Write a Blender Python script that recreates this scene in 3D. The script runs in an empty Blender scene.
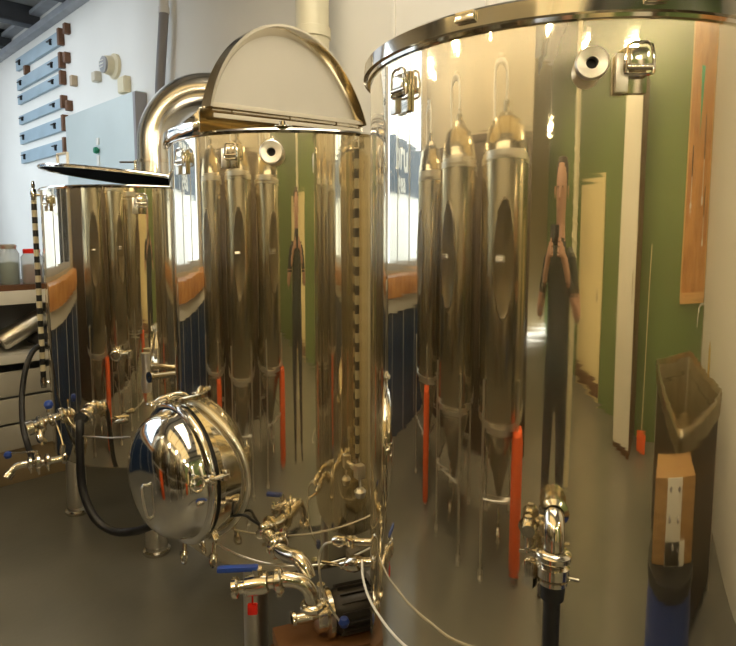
import bpy, bmesh, math, random
from mathutils import Vector, Matrix
random.seed(4)
C = bpy.context.scene.collection
PI = math.pi
# ---------------------------------------------------------------- camera frame
H = 1.56                       # eye height
PITCH = math.atan(0.1)
CF, SF = 0.713, 0.701
def W(xr, zf, h=0.0):          # metres right / ahead of the photographer -> world
    return Vector((SF*xr + CF*zf, -CF*xr + SF*zf, h))
def PX(u, v, zf):              # where the sight line (u,v) is zf metres ahead
    xc = (u-368)/600; yc = (295-v)/600
    fw = math.cos(PITCH) + yc*math.sin(PITCH)
    up = yc*math.cos(PITCH) - math.sin(PITCH)
    return W(xc/fw*zf, zf, H + up/fw*zf)
def AZ(a):                     # compass angle from the photographer's heading -> world angle
    return math.atan2(SF, CF) - math.radians(a)

# ---------------------------------------------------------------- materials
MATS = {}
def mat(name, col, rough=.5, metal=0.0, var=0.0, vscale=6.0, bump=0.0, bscale=20.0, col2=None, stretch=None, spec=.5, emis=None, estr=0, trans=0, alpha=1, ior=1.45):
    if name in MATS: return MATS[name]
    m = bpy.data.materials.new(name); m.use_nodes = True
    nt = m.node_tree; b = nt.nodes['Principled BSDF']
    b.inputs['Base Color'].default_value = (*col, 1)
    b.inputs['Roughness'].default_value = rough
    b.inputs['Metallic'].default_value = metal
    b.inputs['Specular IOR Level'].default_value = spec
    b.inputs['Transmission Weight'].default_value = trans
    b.inputs['IOR'].default_value = ior
    b.inputs['Alpha'].default_value = alpha
    if emis:
        b.inputs['Emission Color'].default_value = (*emis, 1); b.inputs['Emission Strength'].default_value = estr
    tc = nt.nodes.new('ShaderNodeTexCoord'); mp = nt.nodes.new('ShaderNodeMapping')
    nt.links.new(tc.outputs['Object'], mp.inputs['Vector'])
    if stretch: mp.inputs['Scale'].default_value = stretch
    nz = nt.nodes.new('ShaderNodeTexNoise'); nz.inputs['Scale'].default_value = vscale; nz.inputs['Detail'].default_value = 5
    nt.links.new(mp.outputs[0], nz.inputs['Vector'])
    c2 = col2 or tuple(max(0, c*(1-var)) for c in col)
    if var or col2:
        mx = nt.nodes.new('ShaderNodeMix'); mx.data_type = 'RGBA'
        rp = nt.nodes.new('ShaderNodeValToRGB'); rp.color_ramp.elements[0].position = .35; rp.color_ramp.elements[1].position = .68
        nt.links.new(nz.outputs['Fac'], rp.inputs[0]); nt.links.new(rp.outputs[0], mx.inputs[0])
        mx.inputs[6].default_value = (*col, 1); mx.inputs[7].default_value = (*c2, 1)
        nt.links.new(mx.outputs[2], b.inputs['Base Color'])
    if bump:
        n2 = nt.nodes.new('ShaderNodeTexNoise'); n2.inputs['Scale'].default_value = bscale; n2.inputs['Detail'].default_value = 3
        nt.links.new(mp.outputs[0], n2.inputs['Vector'])
        bp = nt.nodes.new('ShaderNodeBump'); bp.inputs['Strength'].default_value = bump; bp.inputs['Distance'].default_value = .01
        nt.links.new(n2.outputs['Fac'], bp.inputs['Height']); nt.links.new(bp.outputs[0], b.inputs['Normal'])
    MATS[name] = m
    return m

def tank_steel(name, col, smear=.22):
    """rolled stainless sheet: a sharp mirror plus a layer polished round the drum, which draws lights out vertically"""
    m = bpy.data.materials.new(name); m.use_nodes = True
    nt = m.node_tree; a = nt.nodes['Principled BSDF']; out = nt.nodes['Material Output']
    for b in (a,):
        b.inputs['Base Color'].default_value = (*col, 1); b.inputs['Metallic'].default_value = 1; b.inputs['Roughness'].default_value = .035
    b = nt.nodes.new('ShaderNodeBsdfPrincipled')
    b.inputs['Base Color'].default_value = (*col, 1); b.inputs['Metallic'].default_value = 1
    b.inputs['Roughness'].default_value = .34; b.inputs['Anisotropic'].default_value = .97; b.inputs['Anisotropic Rotation'].default_value = 0.0
    tg = nt.nodes.new('ShaderNodeTangent'); tg.direction_type = 'RADIAL'; tg.axis = 'Z'
    nt.links.new(tg.outputs[0], b.inputs['Tangent'])
    tc = nt.nodes.new('ShaderNodeTexCoord')
    # waviness of the rolled sheet
    mp = nt.nodes.new('ShaderNodeMapping'); mp.inputs['Scale'].default_value = (5, 5, 1.0)
    nt.links.new(tc.outputs['Object'], mp.inputs['Vector'])
    n1 = nt.nodes.new('ShaderNodeTexNoise'); n1.inputs['Scale'].default_value = 1.2; n1.inputs['Detail'].default_value = 1.5
    nt.links.new(mp.outputs[0], n1.inputs['Vector'])
    # fine horizontal polishing ripple
    mp2 = nt.nodes.new('ShaderNodeMapping'); mp2.inputs['Scale'].default_value = (2, 2, 70)
    nt.links.new(tc.outputs['Object'], mp2.inputs['Vector'])
    n2 = nt.nodes.new('ShaderNodeTexNoise'); n2.inputs['Scale'].default_value = 1.0; n2.inputs['Detail'].default_value = 1
    nt.links.new(mp2.outputs[0], n2.inputs['Vector'])
    b1 = nt.nodes.new('ShaderNodeBump'); b1.inputs['Strength'].default_value = .35; b1.inputs['Distance'].default_value = .004
    b2 = nt.nodes.new('ShaderNodeBump'); b2.inputs['Strength'].default_value = .12; b2.inputs['Distance'].default_value = .0006
    nt.links.new(n1.outputs['Fac'], b1.inputs['Height']); nt.links.new(n2.outputs['Fac'], b2.inputs['Height'])
    nt.links.new(b1.outputs[0], b2.inputs['Normal'])
    nt.links.new(b2.outputs[0], a.inputs['Normal']); nt.links.new(b2.outputs[0], b.inputs['Normal'])
    # scuffs and dried drips
    n3 = nt.nodes.new('ShaderNodeTexNoise'); n3.inputs['Scale'].default_value = 9; n3.inputs['Detail'].default_value = 8
    nt.links.new(tc.outputs['Object'], n3.inputs['Vector'])
    mr = nt.nodes.new('ShaderNodeMapRange'); mr.inputs[1].default_value = .45; mr.inputs[2].default_value = .8
    mr.inputs[3].default_value = .025; mr.inputs[4].default_value = .10
    nt.links.new(n3.outputs['Fac'], mr.inputs[0]); nt.links.new(mr.outputs[0], a.inputs['Roughness'])
    mx = nt.nodes.new('ShaderNodeMixShader'); mx.inputs[0].default_value = smear
    nt.links.new(a.outputs[0], mx.inputs[1]); nt.links.new(b.outputs[0], mx.inputs[2]); nt.links.new(mx.outputs[0], out.inputs[0])
    return m

M_TANK = tank_steel('polished_tank_steel', (.85, .775, .60), .20)
M_STEEL = mat('polished_steel', (.78, .76, .71), .10, 1, bump=.03, bscale=8)
M_SATIN = mat('satin_steel', (.80, .77, .70), .34, 1, bump=.03, bscale=60)
M_LIDIN = mat('matt_lid_steel', (.72, .69, .62), .42, .75, var=.08, vscale=2)
M_BRASSY = mat('fitting_steel', (.76, .71, .60), .16, 1, bump=.04, bscale=30)
M_BLACK = mat('black_rubber', (.012, .012, .013), .38, 0, bump=.1, bscale=60)
M_GASKET = mat('black_gasket', (.01, .01, .01), .6)
M_DARKIN = mat('dark_inside', (.10, .09, .08), .45, .9)
M_BLUE = mat('blue_plastic', (.02, .06, .32), .35, var=.2)
M_RED = mat('red_plastic', (.75, .02, .01), .4, var=.1)
M_ORANGE = mat('orange_foam', (.95, .13, .015), .6, var=.12)
M_WHITE = mat('white_plastic', (.78, .76, .70), .4, var=.06)
M_WALL = mat('pale_wall_paint', (.80, .79, .75), .75, var=.05, vscale=1.2, bump=.05, bscale=30)
M_TANW = mat('cream_wall_paint', (.40, .32, .17), .7, var=.08, vscale=1.5)
M_GREENW = mat('green_wall_paint', (.14, .20, .06), .7, var=.1, vscale=1.4)
M_CREAM = mat('cream_door_paint', (.88, .74, .40), .5, var=.05)
M_BROWN = mat('brown_wood', (.16, .07, .03), .5, var=.3, stretch=(1, 1, 6))
M_WOOD = mat('orange_wood', (.62, .30, .09), .5, col2=(.42, .18, .05), vscale=5, stretch=(1, 6, 1))
M_NAVY = mat('navy_panel', (.014, .04, .11), .35, var=.4, vscale=8)
M_GREY = mat('grey_paint', (.36, .38, .41), .5, var=.1)
M_FLOOR = None
M_BLUEB = mat('blue_board', (.34, .45, .53), .45, var=.12, vscale=4)
M_CABLE = mat('grey_conduit', (.30, .29, .30), .5)
M_GLASS = mat('clear_glass', (.9, .95, .95), .02, trans=1, ior=1.45)
M_PALEBLUE = mat('pale_blue_steel', (.62, .69, .68), .42, .35, var=.05, vscale=2)

# ---------------------------------------------------------------- mesh helpers
def link(name, bm, m, parent=None, smooth=True, autos=40):
    me = bpy.data.meshes.new(name)
    bmesh.ops.recalc_face_normals(bm, faces=bm.faces)
    if smooth:
        ang = math.radians(autos)
        for f in bm.faces: f.smooth = True
        for e in bm.edges:
            if len(e.link_faces) == 2 and e.calc_face_angle(0) > ang: e.smooth = False
    bm.to_mesh(me); bm.free()
    for x in (m if isinstance(m, (list, tuple)) else [m]): me.materials.append(x)
    o = bpy.data.objects.new(name, me); C.objects.link(o)
    if parent: o.parent = parent
    return o
def thing(name, label, cat, loc=(0, 0, 0), group=None, rz=0):
    o = bpy.data.objects.new(name, None); C.objects.link(o); o.location = loc; o.rotation_euler = (0, 0, rz)
    o.empty_display_size = .05
    o['label'] = label; o['category'] = cat
    if group: o['group'] = group
    return o
def tag(o, label, cat, group=None):
    o['label'] = label; o['category'] = cat
    if group: o['group'] = group
    return o
def struct(name, bm, m, **k):
    o = link(name, bm, m, **k); o['kind'] = 'structure'; return o
def nb(): return bmesh.new()
def box(bm, c, s, bev=0.0, rot=None, mi=0):
    c = Vector(c); r = bmesh.ops.create_cube(bm, size=1)
    vs = r['verts']
    bmesh.ops.scale(bm, vec=s, verts=vs)
    fs = list({f for v in vs for f in v.link_faces})
    if bev > 0:
        es = list({e for v in vs for e in v.link_edges})
        rr = bmesh.ops.bevel(bm, geom=es, offset=min(bev, min(s)*.45), segments=2, affect='EDGES', profile=.6)
        vs = list({v for f in rr['faces'] for v in f.verts} | {v for v in vs if v.is_valid})
        fs = list({f for v in vs for f in v.link_faces})
    if rot is not None: bmesh.ops.rotate(bm, matrix=rot, cent=(0, 0, 0), verts=vs)
    bmesh.ops.translate(bm, vec=c, verts=vs)
    for f in fs: f.material_index = mi
    return vs
def frame_of(d):
    d = Vector(d).normalized()
    up = Vector((0, 0, 1)) if abs(d.z) < .95 else Vector((1, 0, 0))
    x = up.cross(d).normalized(); y = d.cross(x).normalized()
    return x, y, d
def tube(bm, pts, r, seg=12, smooth=0, caps=True, closed=False, mi=0):
    pts = [Vector(p) for p in pts]
    rs = list(r) if isinstance(r, (list, tuple)) else [r]*len(pts)
    if smooth and len(pts) > 2:
        q, qr = [], []
        n = len(pts)
        rng = range(n if closed else n-1)
        for i in rng:
            g = (lambda k: pts[k % n]) if closed else (lambda k: pts[max(0, min(n-1, k))])
            p0, p1, p2, p3 = g(i-1), g(i), g(i+1), g(i+2)
            for k in range(smooth):
                t = k/smooth
                q.append(.5*((2*p1)+(-p0+p2)*t+(2*p0-5*p1+4*p2-p3)*t*t+(-p0+3*p1-3*p2+p3)*t**3))
                qr.append(rs[i]*(1-t)+rs[(i+1) % n]*t)
        if not closed: q.append(pts[-1]); qr.append(rs[-1])
        pts, rs = q, qr
    n = len(pts); rings = []
    prevx = None
    for i, p in enumerate(pts):
        a = pts[i-1] if (i > 0 or closed) else p
        b = pts[(i+1) % n] if (i < n-1 or closed) else p
        d = (b-a)
        if d.length < 1e-9: d = Vector((0, 0, 1))
        d.normalize()
        if prevx is None: x, y, _ = frame_of(d)
        else:
            x = (prevx - d*prevx.dot(d))
            if x.length < 1e-6: x, y, _ = frame_of(d)
            x.normalize(); y = d.cross(x)
        prevx = x
        rings.append([bm.verts.new(p + (x*math.cos(2*PI*k/seg)+y*math.sin(2*PI*k/seg))*rs[i]) for k in range(seg)])
    m = n if closed else n-1
    for i in range(m):
        A, B = rings[i], rings[(i+1) % n]
        for k in range(seg):
            f = bm.faces.new((A[k], A[(k+1) % seg], B[(k+1) % seg], B[k])); f.material_index = mi
    if caps and not closed:
        bm.faces.new(list(reversed(rings[0]))).material_index = mi; bm.faces.new(rings[-1]).material_index = mi
def lathe(bm, prof, o=(0, 0, 0), d=(0, 0, 1), seg=32, a0=0, a1=2*PI, mi=0, sx=1, sy=1):
    """prof: (radius, distance along d)"""
    x, y, d = frame_of(d); o = Vector(o)
    if abs(d.z) > .99: x, y = Vector((1, 0, 0)), Vector((0, 1, 0))*(1 if d.z > 0 else -1)
    full = abs(a1-a0-2*PI) < 1e-6
    n = seg if full else seg+1
    rings = []
    for r, t in prof:
        if r < 1e-6: rings.append([bm.verts.new(o+d*t)])
        else: rings.append([bm.verts.new(o+d*t+(x*math.cos(a0+(a1-a0)*k/seg)*sx+y*math.sin(a0+(a1-a0)*k/seg)*sy)*r) for k in range(n)])
    for A, B in zip(rings, rings[1:]):
        for k in range(seg):
            k2 = (k+1) % n if full else k+1
            vs = [A[0]] if len(A) == 1 else [A[k], A[k2]]
            vs += [B[0]] if len(B) == 1 else [B[k2], B[k]]
            if len(vs) > 2:
                try: bm.faces.new(vs).material_index = mi
                except ValueError: pass
def arc(c, u, v, r, a0, a1, n=10):
    c = Vector(c); u = Vector(u); v = Vector(v)
    return [c+(u*math.cos(a0+(a1-a0)*i/n)+v*math.sin(a0+(a1-a0)*i/n))*r for i in range(n+1)]
def clamp_ring(bm, p, d, r, wing=True, side=None):
    """sanitary clamp joining two ferrules, with its wing nut"""
    p = Vector(p); d = Vector(d).normalized(); x, y, _ = frame_of(d)
    lathe(bm, [(r*.72, -r*.42), (r*.98, -r*.36), (r*1.16, -r*.16), (r*1.16, r*.16), (r*.98, r*.36), (r*.72, r*.42)], p, d, 24)
    if wing:
        s = Vector(side).normalized() if side else y
        q = p+s*r*1.25
        box(bm, q, (r*.5, r*.5, r*.5), .1*r, Matrix((x, y, d)).transposed())
        tube(bm, [q-x*r*.6, q+x*r*.9], r*.12, 8)
        tube(bm, [q+x*r*.9-s*r*.45, q+x*r*.9, q+x*r*.9+s*r*.45], r*.16, 8)

# ================================================================ THE SETTING
# floor
def floor_mat():
    m = mat('sealed_concrete_floor', (.20, .19, .155), .28, var=.22, vscale=1.3, bump=.06, bscale=40, col2=(.145, .14, .12))
    return m
bm = nb(); box(bm, (2.0, 3.2, -.05), (18, 20, .1)); struct('floor', bm, floor_mat())
CEIL = 4.28
bm = nb(); box(bm, (-2.45, .50, CEIL+.05), (10.42, 7.96, .1)); box(bm, (1.80, 8.12, CEIL+.05), (1.92, 7.28, .1))
struct('ceiling', bm, mat('ceiling_deck', (.58, .57, .56), .6, var=.25, vscale=1.5, stretch=(.4, 3, 1)))
# ceiling beams are part of the building
for i, y in enumerate([-2.2, -1.05, .1, 1.25, 2.4, 3.55, 4.7, 5.85, 7.0, 8.15, 9.3, 10.45, 11.4]):
    jx, jw = ((-2.45, 10.1) if y < 4.4 else (1.8, 1.6))
    bm = nb(); box(bm, (jx, y, CEIL-.10), (jw, .09, .20), .006); box(bm, (jx, y, CEIL-.215), (jw, .16, .03), .004)
    struct('trim_%d' % (i+1), bm, mat('dark_joist', (.085, .09, .105), .5, var=.2))
bm = nb(); box(bm, (2.55, 4.1, CEIL-.27), (.10, 15, .08), .01); box(bm, (2.54, 4.1, CEIL-.08), (.12, 15, .05), .01)
struct('trim_20', bm, mat('ledger_beam', (.40, .42, .46), .5, var=.15))
bm = nb(); box(bm, (2.68, 4.1, CEIL/2), (.16, 15, CEIL)); struct('wall_back', bm, M_WALL)
# vertical joints of the wall panels behind the tanks
for i, y in enumerate((1.3, 1.75, 2.35)):
    bm = nb(); box(bm, (2.592, y, 2.9), (.016, .03, 2.4), .003); struct('trim_%d' % (21+i), bm, M_WALL)
bm = nb(); box(bm, (1.80, 11.68, CEIL/2), (1.92, .16, CEIL)); struct('wall_far', bm, M_WALL)
bm = nb(); box(bm, (-7.58, .50, CEIL/2), (.16, 7.96, CEIL)); struct('wall_front', bm, M_TANW)
bm = nb(); box(bm, (-2.5, -3.40, CEIL/2), (10.2, .16, CEIL)); struct('wall_green', bm, M_GREENW)
bm = nb(); box(bm, (-2.1, 1.95, CEIL/2), (.12, 4.5, CEIL)); struct('wall_partition', bm, mat('brown_partition', (.36, .32, .24), .6, var=.15, vscale=1.5))
bm = nb(); box(bm, (-2.025, 1.95, 1.1), (.03, 4.5, 2.2), .004); box(bm, (-2.015, 1.95, 2.22), (.05, 4.5, .05), .004); struct('trim_30', bm, mat('added_dark_wainscot', (.055, .035, .018), .45, var=.3, stretch=(1, 8, 1)))  # added to darken the mirrored gaps between the fermenters
# window wall at the end of the tank row (X from -7.5 to 1.0), opening X -1.7..0.95, z 1.2..3.4
WY = 4.38
wx0, wx1, wz0, wz1 = -1.75, .85, 1.28, 3.45
bm = nb()
box(bm, ((-7.5+wx0)/2, WY, CEIL/2), (wx0+7.5, .16, CEIL))
box(bm, ((wx1+1.0)/2, WY, CEIL/2), (1.0-wx1, .16, CEIL))
box(bm, ((wx0+wx1)/2, WY, wz0/2), (wx1-wx0, .16, wz0))
box(bm, ((wx0+wx1)/2, WY, (wz1+CEIL)/2), (wx1-wx0, .16, CEIL-wz1))
struct('wall_left', bm, mat('bar_wall_paint', (.42, .37, .28), .7, var=.1))
# passage wall beyond, with an unseen window added to light the passage
bm = nb()
box(bm, (.92, 4.9, CEIL/2), (.16, .9, CEIL)); box(bm, (.92, 11.0, CEIL/2), (.16, 1.3, CEIL))
box(bm, (.92, 7.85, .45), (.16, 5.0, .9)); box(bm, (.92, 7.85, CEIL-.2), (.16, 5.0, .4))
struct('wall_passage', bm, M_WALL)
def window(name, horizontal, c, w, h, nm, m=M_WHITE, rows=()):
    """frame, mullions, pane; in the plane Y=c.y when horizontal else X=c.x"""
    t = bpy.data.objects.new(name, None); C.objects.link(t); t.location = c; t['kind'] = 'structure'
    bm = nb()
    def b(u, z, su, sz, th=.07):
        if horizontal: box(bm, (u, 0, z), (su, th, sz), .006)
        else: box(bm, (0, u, z), (th, su, sz), .006)
    b(0, -h/2+.03, w, .06); b(0, h/2-.03, w, .06); b(-w/2+.03, 0, .06, h); b(w/2-.03, 0, .06, h)
    for i in range(1, nm): b(-w/2+w*i/nm, 0, .05, h)
    for z in rows: b(0, z, w, .045)
    f = link('window_frame', bm, m, t)
    bm = nb()
    if horizontal: box(bm, (0, 0, 0), (w-.06, .008, h-.06))
    else: box(bm, (0, 0, 0), (.008, w-.06, h-.06))
    g = link('window_pane', bm, M_PANE, t, smooth=False)
    return t
# thin window glass
pm = bpy.data.materials.new('window_glass'); pm.use_nodes = True
nt = pm.node_tree; nt.nodes.remove(nt.nodes['Principled BSDF'])
tr = nt.nodes.new('ShaderNodeBsdfTransparent'); tr.inputs[0].default_value = (.95, .98, .99, 1)
gl = nt.nodes.new('ShaderNodeBsdfGlossy'); gl.inputs['Roughness'].default_value = .02
fr = nt.nodes.new('ShaderNodeFresnel'); fr.inputs[0].default_value = 1.4
mx = nt.nodes.new('ShaderNodeMixShader'); nt.links.new(fr.outputs[0], mx.inputs[0]); nt.links.new(tr.outputs[0], mx.inputs[1]); nt.links.new(gl.outputs[0], mx.inputs[2])
nt.links.new(mx.outputs[0], nt.nodes['Material Output'].inputs[0])
M_PANE = pm
win = window('window_1', True, ((wx0+wx1)/2, WY, (wz0+wz1)/2), wx1-wx0, wz1-wz0, 3, M_GREY)
window('added_window', False, (.92, 7.85, 2.31), 5.0, 2.82, 5, M_WHITE, rows=(.5,))  # added opening, lets daylight onto the passage wall
# round sign lettered on the window glass, read from the street
def text_mesh(body, size, parent, m, loc, name, th=.002, rot=(PI/2, 0, PI)):
    cu = bpy.data.curves.new('t', 'FONT'); cu.body = body; cu.size = size; cu.extrude = th; cu.align_x = 'CENTER'; cu.offset = size*.025
    to = bpy.data.objects.new('t', cu); C.objects.link(to)
    bpy.context.view_layer.update()
    me = bpy.data.meshes.new_from_object(to.evaluated_get(bpy.context.evaluated_depsgraph_get()))
    bpy.data.objects.remove(to); me.name = name; me.materials.clear(); me.materials.append(m)
    o = bpy.data.objects.new(name, me); C.objects.link(o); o.parent = parent; o.location = loc; o.rotation_euler = rot
    return o
M_LETTER = mat('white_lettering', (.9, .9, .9), .5)
_nt = M_LETTER.node_tree; _tl = _nt.nodes.new('ShaderNodeBsdfTranslucent'); _tl.inputs[0].default_value = (.95, .95, .95, 1); _mx = _nt.nodes.new('ShaderNodeMixShader'); _mx.inputs[0].default_value = .7
_nt.links.new(_nt.nodes['Principled BSDF'].outputs[0], _mx.inputs[1]); _nt.links.new(_tl.outputs[0], _mx.inputs[2]); _nt.links.new(_mx.outputs[0], _nt.nodes['Material Output'].inputs[0])
sx_ = -.32-(wx0+wx1)/2; sz_ = 2.12-(wz0+wz1)/2
text_mesh('bru', .36, win, M_LETTER, (sx_, .012, sz_-.02), 'lettering').scale = (1.9, 1, 1)
text_mesh('gea', .24, win, M_LETTER, (sx_, .012, sz_-.20), 'lettering').scale = (1.9, 1, 1)
bm = nb(); tube(bm, arc((sx_, .012, sz_-.05), (1.5, 0, 0), (0, 0, .9), .40, 0, 2*PI, 48)[:-1], .008, 6, closed=True)
link('sign_ring', bm, M_LETTER, win)

# bar front below the window: wooden ledge, pale strip, navy panels with pale joints
t = thing('window_counter', 'navy panelled counter with an orange wooden ledge under the bright window, mirrored in the tanks', 'counter', (-.78, 4.1, 0))
bm = nb(); box(bm, (0, .03, 1.17), (3.1, .40, .16), .01); link('ledge', bm, M_WOOD, t)
bm = nb(); box(bm, (0, .04, 1.03), (3.05, .30, .12), .006); link('apron', bm, M_WHITE, t)
bm = nb(); box(bm, (0, .06, .485), (3.0, .26, .97), .004); link('body', bm, M_NAVY, t)
for k in range(4):
    bm = nb(); box(bm, (-1.05+.75*k, -.078, .5), (.016, .02, .94), .002); link('joint_strip', bm, M_WHITE, t)

# door and tall cupboard on the green wall
d = bpy.data.objects.new('door_1', None); C.objects.link(d); d.location = (-2.5, -3.3, 0); d['kind'] = 'structure'
bm = nb(); box(bm, (0, 0, 1.62), (1.5, .05, .96), .005); box(bm, (0, 0, .66), (1.5, .05, .90), .005); box(bm, (0, -.005, 1.03), (1.5, .04, 2.06)); link('door_leaf', bm, M_CREAM, d)
bm = nb(); box(bm, (0, .03, .12), (1.5, .02, .16), .003); link('kick_plate', bm, M_BROWN, d)
bm = nb(); lathe(bm, [(0, .09), (.03, .085), (.034, .06), (.015, .045), (.012, 0)], (.52, .02, 1.0), (0, 1, 0), 16); link('door_handle', bm, M_STEEL, d)
t = thing('tall_cupboard', 'tall white cupboard with a brown side standing against the green wall', 'cupboard', (-.25, -3.0, 0))
bm = nb(); box(bm, (0, 0, 1.35), (.60, .60, 2.7), .008); link('carcass', bm, M_BROWN, t)
bm = nb(); box(bm, (0, .312, 1.37), (.58, .022, 2.62), .004); dr = link('cupboard_door', bm, mat('white_laminate', (.85, .80, .68), .4, var=.05), t)
bm = nb(); tube(bm, [(.22, .33, 1.1), (.22, .36, 1.12), (.22, .36, 1.3), (.22, .33, 1.32)], .007, 8); link('handle', bm, M_STEEL, dr)

# ================================================================ TANKS
T1 = W(.468, 1.53); T2 = W(-.275, 2.32); T3 = W(-1.16, 3.19)
def tank(name, label, c, r, z0, z1, legs, lr, ground=0):
    t = thing(name, label, 'tank', (c.x, c.y, 0), 'brewing tanks standing in a row')
    bm = nb()
    th = .006
    lathe(bm, [(r-.02, z0+.004), (r-.006, z0), (r, z0+.008), (r, z0+.0085), (r, z0+.02), (r, z1-.02), (r, z1-.0045), (r, z1-.004), (r-th, z1-.004), (r-th, z1-.0045), (r-th, z0+.02), (0, z0+.012)], seg=160)
    lathe(bm, [(r-.02, z0+.004), (r*.5, z0-.03), (0, z0-.045)], seg=96)
    link('shell', bm, M_TANK, t, autos=30)
    bm = nb()   # rolled wire edge
    lathe(bm, [(r-.008, z1-.012), (r+.007, z1-.010), (r+.009, z1-.003), (r+.004, z1+.003), (r-.008, z1+.002), (r-.008, z1-.012)], seg=160)
    link('rolled_rim', bm, M_STEEL, t)
    for (lx, ly) in legs:
        bm = nb(); lathe(bm, [(0, z0+.0), (lr, z0+.0), (lr, .03), (0, .03)], (lx, ly, 0), seg=32)
        lg = link('leg', bm, M_SATIN, t)
        bm = nb(); lathe(bm, [(0, .0), (lr*1.2, .0), (lr*1.28, .006), (lr*1.28, .018), (lr*1.05, .024), (lr*1.02, .034), (lr, .04)], (lx, ly, 0), seg=32)
        link('foot_plate', bm, M_STEEL, lg)
    return t
def cam_dir(a):
    th = AZ(a); return Vector((math.cos(th), math.sin(th), 0))
def legring(rho, a0): return [tuple((cam_dir(a0+k*120)*rho)[:2]) for k in range(3)]
R1, R2, R3 = .462, .46, .497
Z1, Z2, Z3 = 1.94, 1.88, 1.78
t1 = tank('brewing_tank', 'large mirror-polished brewing tank nearest the viewer, with a black hose on its elbow outlet', T1, R1, .46, Z1, legring(.37, 130), .045)
t2 = tank('brewing_tank', 'middle polished brewing tank with a round domed side door and a raised half lid', T2, R2, .46, Z2, legring(.33, 202), .043)
l3a = PX(78, 512, 3.257)-T3; l3b = PX(157, 552, 2.826)-T3
l3c = -(l3a+l3b); l3c = Vector((l3c.x, l3c.y, 0)).normalized()*.39
t3 = tank('brewing_tank', 'smallest-looking brewing tank farthest along the row, with a slightly raised mirror lid', T3, R3, .48, Z3, [tuple(l3a[:2]), tuple(l3b[:2]), tuple(l3c[:2])], .051)

def latch(tk, a, r, z, hang=False, s=1.0):
    """toggle latch below the rim: mounting plate, catch, wire loop"""
    n = cam_dir(a); tdir = Vector((-n.y, n.x, 0))
    R = Matrix((tdir, n, Vector((0, 0, 1)))).transposed()
    bm = nb()
    box(bm, n*(r+.004)+Vector((0, 0, z-.045*s)), (.034*s, .008, .070*s), .002, R)
    box(bm, n*(r+.012)+Vector((0, 0, z-.030*s)), (.030*s, .020, .030*s), .005, R)
    tube(bm, [n*(r+.018)+tdir*-.019*s+Vector((0, 0, z-.042*s)), n*(r+.018)+tdir*.019*s+Vector((0, 0, z-.042*s))], .005*s, 10)
    o = link('latch', bm, M_BRASSY, tk)
    bm = nb()
    q = n*(r+.019)
    b = [(-.015, -.034), (-.022, -.026), (-.018, .010), (0, .014), (.018, .010), (.022, -.026), (.015, -.034)]
    tube(bm, [q+tdir*x*s+Vector((0, 0, z+y*s-.02*s)) for x, y in b], .0026*s, 8, smooth=2, closed=True)
    link('wire_loop', bm, M_STEEL, o)
    bm = nb()
    n2 = cam_dir(a+3.2/r*.46) ; q = n2*(r+.010)+Vector((0, 0, z-.05*s)); t2d = Vector((-n2.y, n2.x, 0)); R2_ = Matrix((t2d, n2, Vector((0, 0, 1)))).transposed()
    box(bm, q, (.020*s, .012, .060*s), .003, R2_)
    link('latch_lever', bm, M_SATIN, o)
    return o
def port(tk, a, r, z, R=.036):
    """welded ferrule seen end on, open bore"""
    n = cam_dir(a)
    p = n*r+Vector((0, 0, z))
    bm = nb()
    lathe(bm, [(R*.62, -.01), (R*.62, .012), (R*.75, .020), (R, .026), (R, .034), (R*.9, .038), (R*.36, .036), (R*.34, .030), (R*.34, -.005)], p, n, 36)
    o = link('port', bm, M_SATIN, tk)
    bm = nb(); lathe(bm, [(0, .022), (R*.34, .022)], p, n, 24); link('port_bore', bm, M_GASKET, o)
port(t1, 190.6, R1, Z1-.092, .028); port(t2, 181.6, R2, Z2-.073, .036)
latch(t1, 237.4, R1, Z1-.035, s=1.15); latch(t1, 181.0, R1, Z1-.050, s=1.1)
latch(t2, 224.5, R2, Z2-.035, s=1.1); latch(t2, 197.5, R2, Z2-.035)
latch(t3, 219, R3, Z3-.03); latch(t3, 163, R3, Z3-.03, s=1.2)
latch(t2, 120, R2, Z2-.03)

# --- lid of the near tank: flat disc with a deep skirt
bm = nb()
lathe(bm, [(0, Z1+.075), (R1*.6, Z1+.066), (R1+.006, Z1+.034), (R1+.014, Z1+.028), (R1+.017, Z1-.002), (R1+.011, Z1-.004), (R1+.009, Z1+.024), (0, Z1+.05)], seg=160)
lid1 = link('lid', bm, M_STEEL, t1, autos=25)
for a in (217, 178, 150):
    n = cam_dir(a); q = n*(R1+.02)+Vector((0, 0, Z1+.018)); td = Vector((-n.y, n.x, 0))
    bm = nb(); box(bm, q, (.040, .010, .018), .003, Matrix((td, n, Vector((0, 0, 1)))).transposed()); link('latch_catch', bm, M_BRASSY, lid1)

# --- lid of the middle tank: fixed rear half and hinged half folded up
chd = (cam_dir(32.0)); per = cam_dir(122.0)       # along the hinge / towards the open side
hz0, hz1 = 1.955, 2.035
def hinge_pt(u): return chd*u + Vector((0, 0, hz0+(hz1-hz0)*(u+R2)/(2*R2)))
bm = nb()
rr = R2+.012; N = 48
top, skt, skb = [], [], []
for k in range(N+1):
    a = PI*k/N
    d_ = chd*-math.cos(a) + per*-math.sin(a)
    skt.append(bm.verts.new(d_*rr+Vector((0, 0, Z2+.028)))); skb.append(bm.verts.new(d_*(rr+.002)+Vector((0, 0, Z2-.008))))
    top.append(bm.verts.new(hinge_pt(-math.cos(a)*rr)+per*-.0))
for k in range(N):
    bm.faces.new((skb[k], skb[k+1], skt[k+1], skt[k])); bm.faces.new((skt[k], skt[k+1], top[k+1], top[k]))
fx = link('fixed_lid_half', bm, M_STEEL, t2)
fx.modifiers.new('s', 'SOLIDIFY').thickness = .004
bm = nb()      # stiffening bar along the hinge
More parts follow.
